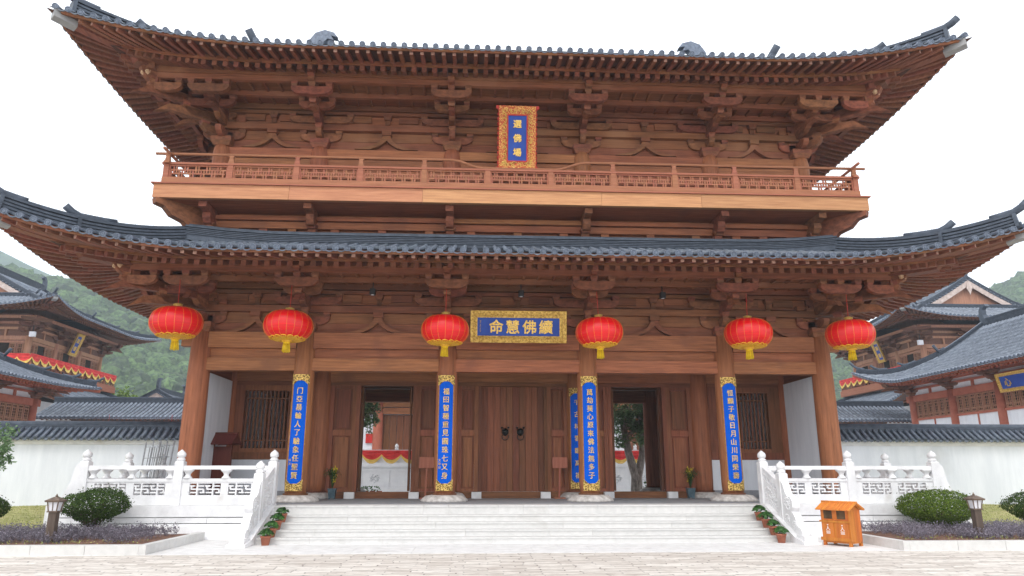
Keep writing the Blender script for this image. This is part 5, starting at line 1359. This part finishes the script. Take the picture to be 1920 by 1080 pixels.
def xieshan_top(rf, par, z_off=0, tymp='oldw', hr=.45):
    zr = rf.zE + rf.prof(rf.Hy); m_ = MB(); m_.sweep([((x, 0, zr), (0, 1, 0)) for x in (-rf.Gx + .3, 0, rf.Gx - .3)], band_layers(hr, .15, 5)); m_.build('main_ridge', M['ridge'], par)
    for sg in (-1, 1):
        chiwei(par, sg * (rf.Gx - .35), zr + .1, sg)
        for side in (0, 2):
            path = [(rf.S(side, sg * (rf.Gx - .1) * (1 if side == 0 else -1), d), Vector((1, 0, 0))) for d in [rf.Hy - (rf.Hy - (rf.Hx - rf.Gx) * .95) * i / 8 for i in range(9)]]
            m_ = MB(); m_.sweep(path, band_layers(.36, .12, 4)); p = path[-1][0]; fb = -1 if side == 0 else 1
            m_.tube([path[-2][0] + Vector((0, 0, .36)), p + Vector((0, 0, .4)), p + Vector((0, fb * .3, .8))], .1, 6); m_.build('gable_ridge', M['ridge'], par)
            # barge board below the verge
            b_ = MB(); vs_ = []
            ds = [rf.Hy - (rf.Hy - (rf.Hx - rf.Gx)) * i / 8 for i in range(9)]
            pp = [rf.S(side, sg * (rf.Gx + .02) * (1 if side == 0 else -1), d) for d in ds]
            for p_ in pp:
                for dz in (-.12, -.62): 
                    for dx in (0, .06): vs_.append((p_.x + sg * (dx - .0), p_.y, p_.z + dz))
            f = []
            for i in range(8):
                a = i * 4
                for q in ((0, 1, 5, 4), (1, 3, 7, 5), (3, 2, 6, 7), (2, 0, 4, 6)): f.append(tuple(a + k_ for k_ in q))
            b_.add(vs_, f); b_.build('barge_board', M['bargeb'], par)
            # verge tile stubs
            c_ = MB()
            for i in range(16):
                d = rf.Hy - (rf.Hy - (rf.Hx - rf.Gx)) * (i + .5) / 16; q = rf.S(side, sg * rf.Gx * (1 if side == 0 else -1), d, -.02); c_.tube([q - Vector((sg * .2, 0, 0)), q + Vector((sg * .16, 0, -.03))], .075, 6)
            c_.build('verge_tiles', M['tile'], par)
        g_ = MB(); dg = rf.Hx - rf.Gx; pts = [(sg * (rf.Gx - .35), -rf.Hy + d, rf.zE + rf.prof(d) - .1) for d in [dg + (rf.Hy - dg) * i / 6 for i in range(7)]]
        pts += [(a, -b, c) for a, b, c in pts[::-1][1:]]; g_.add(pts, [tuple(range(len(pts)))]); g_.build('gable_wall', M[tymp], par)
        g_ = MB(); zt = rf.zE + rf.prof(rf.Hy); g_.prism([(-.2, -.4), (.2, -.4), (.26, -.9), (.1, -1.2), (0, -1.5), (-.1, -1.2), (-.26, -.9)], lambda u, v, k: (sg * (rf.Gx + .10 + .05 * k), u, zt + v)); g_.build('gable_pendant', M['bargeb'], par)
        # skirt ridge at the gable foot
        side = 1 if sg > 0 else 3; L_ = rf.Hy - dg
        path = [(rf.S(side, t_, dg), Vector((1, 0, 0))) for t_ in [-L_ + 2 * L_ * i / 8 for i in range(9)]]
        m_ = MB(); m_.sweep(path, band_layers(.32, .13, 4)); m_.build('gable_foot_ridge', M['ridge'], par)

def side_hall(name, x, rz, label, dz=0, ra=.40, lift=1.25, dy=0):
    t = thing(name, (x, 14 + dy, dz), label, 'hall', 'red halls beside the court', rz); A, B = 12.0, 4.6; mp = rect_map(A, B)
    for side in range(4):
        T = mp[side]; L_ = A if side in (0, 2) else B; n = 6 if side in (0, 2) else 2; w_ = 2 * L_ / n
        m_ = MB(T); m_.box(-L_ + .01, L_ - .01, -.25, -.02, 0, 4.88); m_.build('white_wall', M['plaster'], t); m_ = MB(T); m_.box(-L_ + .01, L_ - .01, -.25, -.1, 4.88, 6.3); m_.build('window_backing', M['dark'], t)
        m_ = MB(T); m_.box(-L_ + .24, L_ - .24, -.12, .12, 6.0 + .0, 6.42); m_.box(-L_ + .24, L_ - .24, -.1, .06, 4.80, 4.93)
        for i in range(n): c = -L_ + w_ * (i + .5); m_.box(c - .045, c + .045, -.05, .03, 1.0, 4.8)
        m_.build('red_lintel', M['rpaint'], t)
        for i in range(n + (1 if side in (0, 2) else 0)):
            if side in (1, 3) and i == 0: continue
            q = MB(T); q.lathe(-L_ + w_ * i, 0, [(.27, 0), (.25, 6.42)], 14); q.build('red_column', M['rpaint'], t)
        if side in (0, 1, 3):
            for i in range(n): a = -L_ + w_ * i + .3; grille(t, T, a, a + w_ - .6, 4.94, 5.98, -.02, M['hallw'], 6)
        for sg in (-1, 1):
            if side in (0, 2): m_ = MB(T); m_.box(*sorted((sg * A, sg * (A + .55))), -.12, .12, 6.0, 6.42); m_.build('beam_end', M['rpaint'], t)
    eave_zone(t, A, B, 6.42, 7.25, M['rpaint'], (6, 2), 2.3, M['plaster'])
    rf = Roof(A + 2.3, B + 2.3, 7.12, ra, .022, lift, 5.5, .35, Gx=10.6)
    rf.tiles(t, .30, .085, .6, fine=False, tm='tilep'); hip_beams(rf, t, 2.3, mat='rpaint', gm='rpaint'); hip_ridges(rf, t, 3.6, [(3.7, 2.2), (2.2, 1.1), (1.1, .3)], h=.38, w=.10, horn=.5, rise=.3); xieshan_top(rf, t)
    simple_eave(rf, t, 2.3, M['rpaint']); return t
hr_ = side_hall('side_hall', 32.5, R(-90), 'red and white hall with lattice windows and blue plaque on the right')
hl_ = side_hall('side_hall', -32.5, R(90), 'red and white hall at the left edge, roof corner rising before the tower', -.6, .30, .25, -1.3)
# hall plaque
p_ = plaque('hanging_plaque', (27.15, 15.2, 6.18), 3.6, 1.0, .17, 0, '心佛', .5, 'blue plaque with gold frame hanging on the right red hall, cut by the photo edge', M['goldf'], True)
p_.rotation_euler = (R(12), 0, R(-90))

def tower(name, x, label):
    t = thing(name, (x, 42.9, 0), label, 'tower', 'two-storey towers behind the halls', R(90)); A = B = 5.5; mp = rect_map(A, B); W_ = M['oldw']
    q = MB(); q.box(-6.4, 6.4, -6.4, 6.4, 0, 7); q.build('lower_wall', M['plaster'], t)
    lr = Roof(10.4, 10.4, 6.7, .34, .02, .9, 6, .35, din=4.6); lr.tiles(t, .36, .10, .8, fine=False, tm='tilep'); top_band(lr, t, .35, .14, .2); hip_ridges(lr, t, 4.6, [(4.6, 1.8), (1.8, .5)], h=.36)
    lr.underside(t, 3.5, .5)
    for side in range(4):
        T = mp[side]; L_ = A; n = 3; w_ = 2 * L_ / n
        m_ = MB(T); m_.box(-L_, L_, -.2, -.05, 8.0, 12.0); m_.build('upper_wall', M['dark'], t)
        m_ = MB(T); m_.box(-L_ + .2, L_ - .2, -.12, .12, 11.66, 12.0); m_.box(-L_ + .2, L_ - .2, -.1, .08, 11.45, 11.62)
        m_.box(-L_, L_, -.05, .05, 8.0, 9.3); m_.build('tower_lintel', W_, t)
        for i in range(n):
            q = MB(T); q.lathe(-L_ + w_ * i, 0, [(.26, 9.3), (.24, 12.0)], 12); q.build('column', W_, t)
            a = -L_ + w_ * i + .28; b = a + w_ - .56; u = (b - a) / 4
            grille(t, T, a, a + u * 1.3, 9.6, 11.44, 0, M['hallw'], 2, .13); grille(t, T, b - u * 1.5, b, 9.6, 11.44, 0, M['hallw'], 2, .13)
        m_ = MB(T); e = A + 1.22 if side in (0, 2) else A + 1.0
        m_.box(-e, e, 1.0, 1.22, 9.3 - .55, 9.32); m_.build('balcony_fascia', M['wfas'] if False else M['wbal'], t)
        m_ = MB(T); m_.box(-e + .1, e - .1, 1.02, 1.12, 9.34, 9.42); m_.box(-e + .1, e - .1, 1.02, 1.12, 10.0, 10.08); m_.tube([(-e - .1, 1.07, 10.36), (e + .1, 1.07, 10.36)], .05, 6)
        for i in range(8): s = -e + .15 + (2 * e - .3) * i / 7; m_.box(s - .06, s + .06, 1.0, 1.13, 9.34, 10.36)
        m_.build('balcony_railing', M['wbal'], t)
        m_ = MB(T); lattice(m_, -e + .2, e - .2, 9.42, 10.0, 1.07, .045, .3); m_.build('lattice_panel', M['wbal'], t)
    fl_ = MB(); fl_.box(-6.6, 6.6, -6.6, 6.6, 8.80, 8.9); fl_.box(-5.4, 5.4, -5.4, 5.4, 13.3, 13.4); fl_.build('balcony_floor', W_, t)
    eave_zone(t, A, B, 12.0, 13.3, W_, (3, 3), 3.4, M['bracketdk'])
    rf = Roof(9.0, 9.0, 13.75, .29, .021, .75, 6, .4, Gx=4.6); rf.tiles(t, .33, .09, .7, fine=False, tm='tilep'); hip_beams(rf, t, 3.5, mat='wy'); hip_ridges(rf, t, 4.4, [(4.4, 2.8), (2.8, 1.6), (1.6, .35)], h=.38, w=.11, horn=.4); xieshan_top(rf, t, hr=.6)
    simple_eave(rf, t, 3.5, M['bracketdk']); return t
tR = tower('timber_tower', 42.1, 'two-storey timber tower with tiled gable roof on the right'); tL = tower('timber_tower', -42.1, 'two-storey timber tower with a red swag balcony on the left')
for sg, lb in ((-1, 'red and yellow swag on the balcony of the left tower'), (1, 'red and yellow swag on the balcony of the right tower')):
    t = thing('red_swag', (sg * 42.1, 42.9, 10.42), lb, 'swag', 'red and yellow swags')
    for a, f in ((0, lambda s, o, z: (s, -6.68 - o, z)), (1, lambda s, o, z: (-sg * (6.68 + o), s, z))): swag('swag', t, f, -6.7, 6.7, 1.1, .85)
for sg, lb in ((-1, 'slanted blue and gold plaque under the eave of the left tower'), (1, 'slanted blue and gold plaque under the eave of the right tower')):
    q = plaque('hanging_plaque', (sg * 35.9, 42.0 + .9, 12.25), 1.1, 2.0, .26, 0, '鼓樓' if sg < 0 else '鐘樓', .42, lb, M['goldf'], False); q.rotation_euler = (R(18), 0, R(90 if sg < 0 else -90))
    t = thing('floodlight', (sg * 35.9, 36.6, 12.0), 'small white floodlight under the corner eave of the %s tower' % ('left' if sg < 0 else 'right'), 'floodlight'); m_ = MB(); m_.box(-.2, .2, -.12, .12, -.2, .2); m_.build('lamp_housing', M['lamp'], t); m_ = MB(); m_.bar((0, 0, .2), (0, 0, .7), .06, .06); m_.build('bracket', M['black'], t)
for sg, lb in ((-1, 'long low gallery roof behind the left boundary wall'), (1, 'long low gallery roof behind the right boundary wall')):
    t = thing('gallery', (sg * 20, 31, 0), lb, 'gallery', 'tiled galleries', 0); c = 9.6
    rf = Roof(c + .6, 2.6, 5.0, .36, .04, 0.0, 3, 0, Gx=c + .6); rf.tiles(t, .30, .085, .7, sides=(0, 2), fine=False, tm='tilep')
    zr_ = rf.zE + rf.prof(2.6); m_ = MB(); m_.sweep([((x, 0, zr_ - .05), (0, 1, 0)) for x in (-c - .6, c + .6)], band_layers(.42, .14, 5)); m_.build('main_ridge', M['ridge'], t)
    m_ = MB(); m_.box(-c, c, -1.75, -1.55, 4.45, 4.85); m_.box(-c, c, 1.5, 1.7, 0, 4.85)
    for i in range(64): x = -c + .15 + i * .3; m_.bar((x, -2.5, 4.88), (x, -1.5, 5.25), .12, .12)
    m_.box(-c - .5, c + .5, -2.5, -2.44, 4.88, 4.96); m_.build('eave_beams', M['bracketdk'], t)
    for i in range(6): q = MB(); q.lathe(-c + .2 + i * (2 * c - .4) / 5, -1.65, [(.16, 0), (.16, 4.45)], 10); q.build('column', M['rpaint'], t)
for i, px in enumerate((-25.0, -21.0, -16.9)):
    o = copy_tree(lt); o.location = (px, 28.2, 4.1); o['label'] = 'distant red lantern under the gallery eave, %s of three' % ('leftmost', 'middle', 'rightmost')[i]; o['group'] = 'lanterns under the gallery'; o.scale = (.9, .9, .9)
t = thing('far_hall', (-31.9, 54, -.4), 'small distant gabled roof peeping over the left gallery', 'hall', None, R(90))
rf = Roof(5, 4.4, 7.4, .34, .03, .7, 4, .3, Gx=3.4); rf.tiles(t, .36, .1, .9, fine=False); hip_ridges(rf, t, 1.5, [(1.5, .4)], h=.34); xieshan_top(rf, t, tymp='rpaint'); m_ = MB(); m_.box(-3, 3, -3, 3, 0, 7.3); m_.build('wall_body', M['rpaint'], t)

# ------------------------------------------------------------ hills
from mathutils import noise
M['hill'] = nmat('hill_scrub', (.03, .06, .03), (.07, .12, .05), nscale=.15, rough=.95)
M['wood'] = nmat('hill_forest', (.010, .030, .012), (.10, .16, .05), nscale=.7, rough=.85, isl=.75, bump=1.0, detail=8)
HT = [(-900, 210), (-450, 152), (-265, 106), (-175, 88), (-120, 66), (-40, 40), (60, 38), (150, 50), (215, 62), (250, 78), (300, 98), (330, 110), (420, 140), (900, 200)]
def H(x):
    for (a, p), (b, q) in zip(HT[:-1], HT[1:]):
        if a <= x <= b: return p + (q - p) * (x - a) / (b - a)
    return 200
def hz(x, y):
    s = min(1, max(0, (y - 110) / 262)); return H(x * 372 / max(y, 200) if False else x) * (s * s * (3 - 2 * s)) ** .8 + 7 * noise.noise((x * .012, y * .012, 0)) * s + 3 * noise.noise((x * .04, y * .04, 3)) * s - 1
def terrain(name, x0, x1, y0, y1, nx, ny, fn):
    v = [(x0 + (x1 - x0) * i / nx, y0 + (y1 - y0) * j / ny, fn(x0 + (x1 - x0) * i / nx, y0 + (y1 - y0) * j / ny)) for i in range(nx + 1) for j in range(ny + 1)]
    g = MB(); g.add(v, [(i * (ny + 1) + j, (i + 1) * (ny + 1) + j, (i + 1) * (ny + 1) + j + 1, i * (ny + 1) + j + 1) for i in range(nx) for j in range(ny)], True); return tag(g.build(name, M['hill']), kind='structure')
terrain('hills', -890, 890, 105, 480, 110, 40, hz)
HF = [(-890, 330), (-600, 285), (-555, 262), (-480, 228), (-430, 212), (-380, 218), (-300, 200), (-100, 140), (300, 120), (890, 260)]
def far(x, y):
    for (a, p), (b, q) in zip(HF[:-1], HF[1:]):
        if a <= x <= b: h = p + (q - p) * (x - a) / (b - a); break
    else: h = 200
    s = max(0, 1 - abs(y - 800) / 320); return h * s ** 1.3 + 12 * noise.noise((x * .01, y * .01, 9)) * s - 2
terrain('far_hills', -890, 890, 482, 1100, 90, 24, far)
# tree crowns on the slopes that show
import bmesh
bm = bmesh.new(); bmesh.ops.create_icosphere(bm, subdivisions=1 + 1, radius=1.0)
ico_v = [v.co.copy() for v in bm.verts]; ico_f = [tuple(v.index for v in f.verts) for f in bm.faces]; bm.free()
var = []
random.seed(77)
for k in range(12): var.append([v * (1 + .30 * noise.noise(v * 1.7 + Vector((k * 9, 0, 0))) + .22 * noise.noise(v * 4.5 + Vector((0, k * 7, 0))) + random.uniform(-.10, .10)) for v in ico_v])
wd_ = MB()
for x0, x1, y0, y1, n, r0, r1 in ((-380, -95, 118, 400, 5200, 2.2, 4.6), (110, 420, 118, 400, 4200, 2.4, 4.8)):
    for _ in range(n):
        y = random.uniform(y0, y1); x = random.uniform(x0, x1) * (.35 + .65 * y / 400)
        if not -890 < x < 890: continue
        r_ = random.uniform(r0, r1) * (.65 + .5 * y / 400); z = hz(x, y) + r_ * .35; vv = random.choice(var); sz = random.uniform(.8, 1.5); c = math.cos(_); s = math.sin(_)
        wd_.add([(x + (q.x * c - q.y * s) * r_, y + (q.x * s + q.y * c) * r_, z + q.z * r_ * sz) for q in vv], ico_f)
tag(wd_.build('forest_on_the_hills', M['wood']), kind='stuff')
# pale bamboo-like grove behind the left gallery
for k, (x, y, z) in enumerate(((-40, 62, 5.2), (-45.5, 64, 5.0), (50, 70, 6))):
    tree(x, y, z - 5, 8, [((0, 0, 6.5), 3.4), ((3, 0, 5.4), 2.4), ((-3, 0, 5.6), 2.5)], ['pale green bushy tree behind the left tower roofs, nearest the gallery', 'light green tree behind the left tower', 'green tree behind the right tower'][k], [([(0, 0, 0), (0, 0, 5)], .3, .15)], 'box2' if k < 2 else 'camph', 5000, .45, seed=90 + k, group='trees beyond the halls')
# ------------------------------------------------------------ air
hz_m = bpy.data.materials.new('haze_air'); hz_m.use_nodes = True; t_ = hz_m.node_tree; t_.nodes.clear(); o_ = t_.nodes.new('ShaderNodeOutputMaterial'); v_ = t_.nodes.new('ShaderNodeVolumePrincipled')
v_.inputs['Color'].default_value = (.80, .89, 1, 1); v_.inputs['Density'].default_value = .00056; t_.links.new(v_.outputs[0], o_.inputs['Volume'])
g = MB(); g.box(-905, 905, -125, 1505, -1.6, 345); tag(g.build('haze', hz_m), kind='stuff')
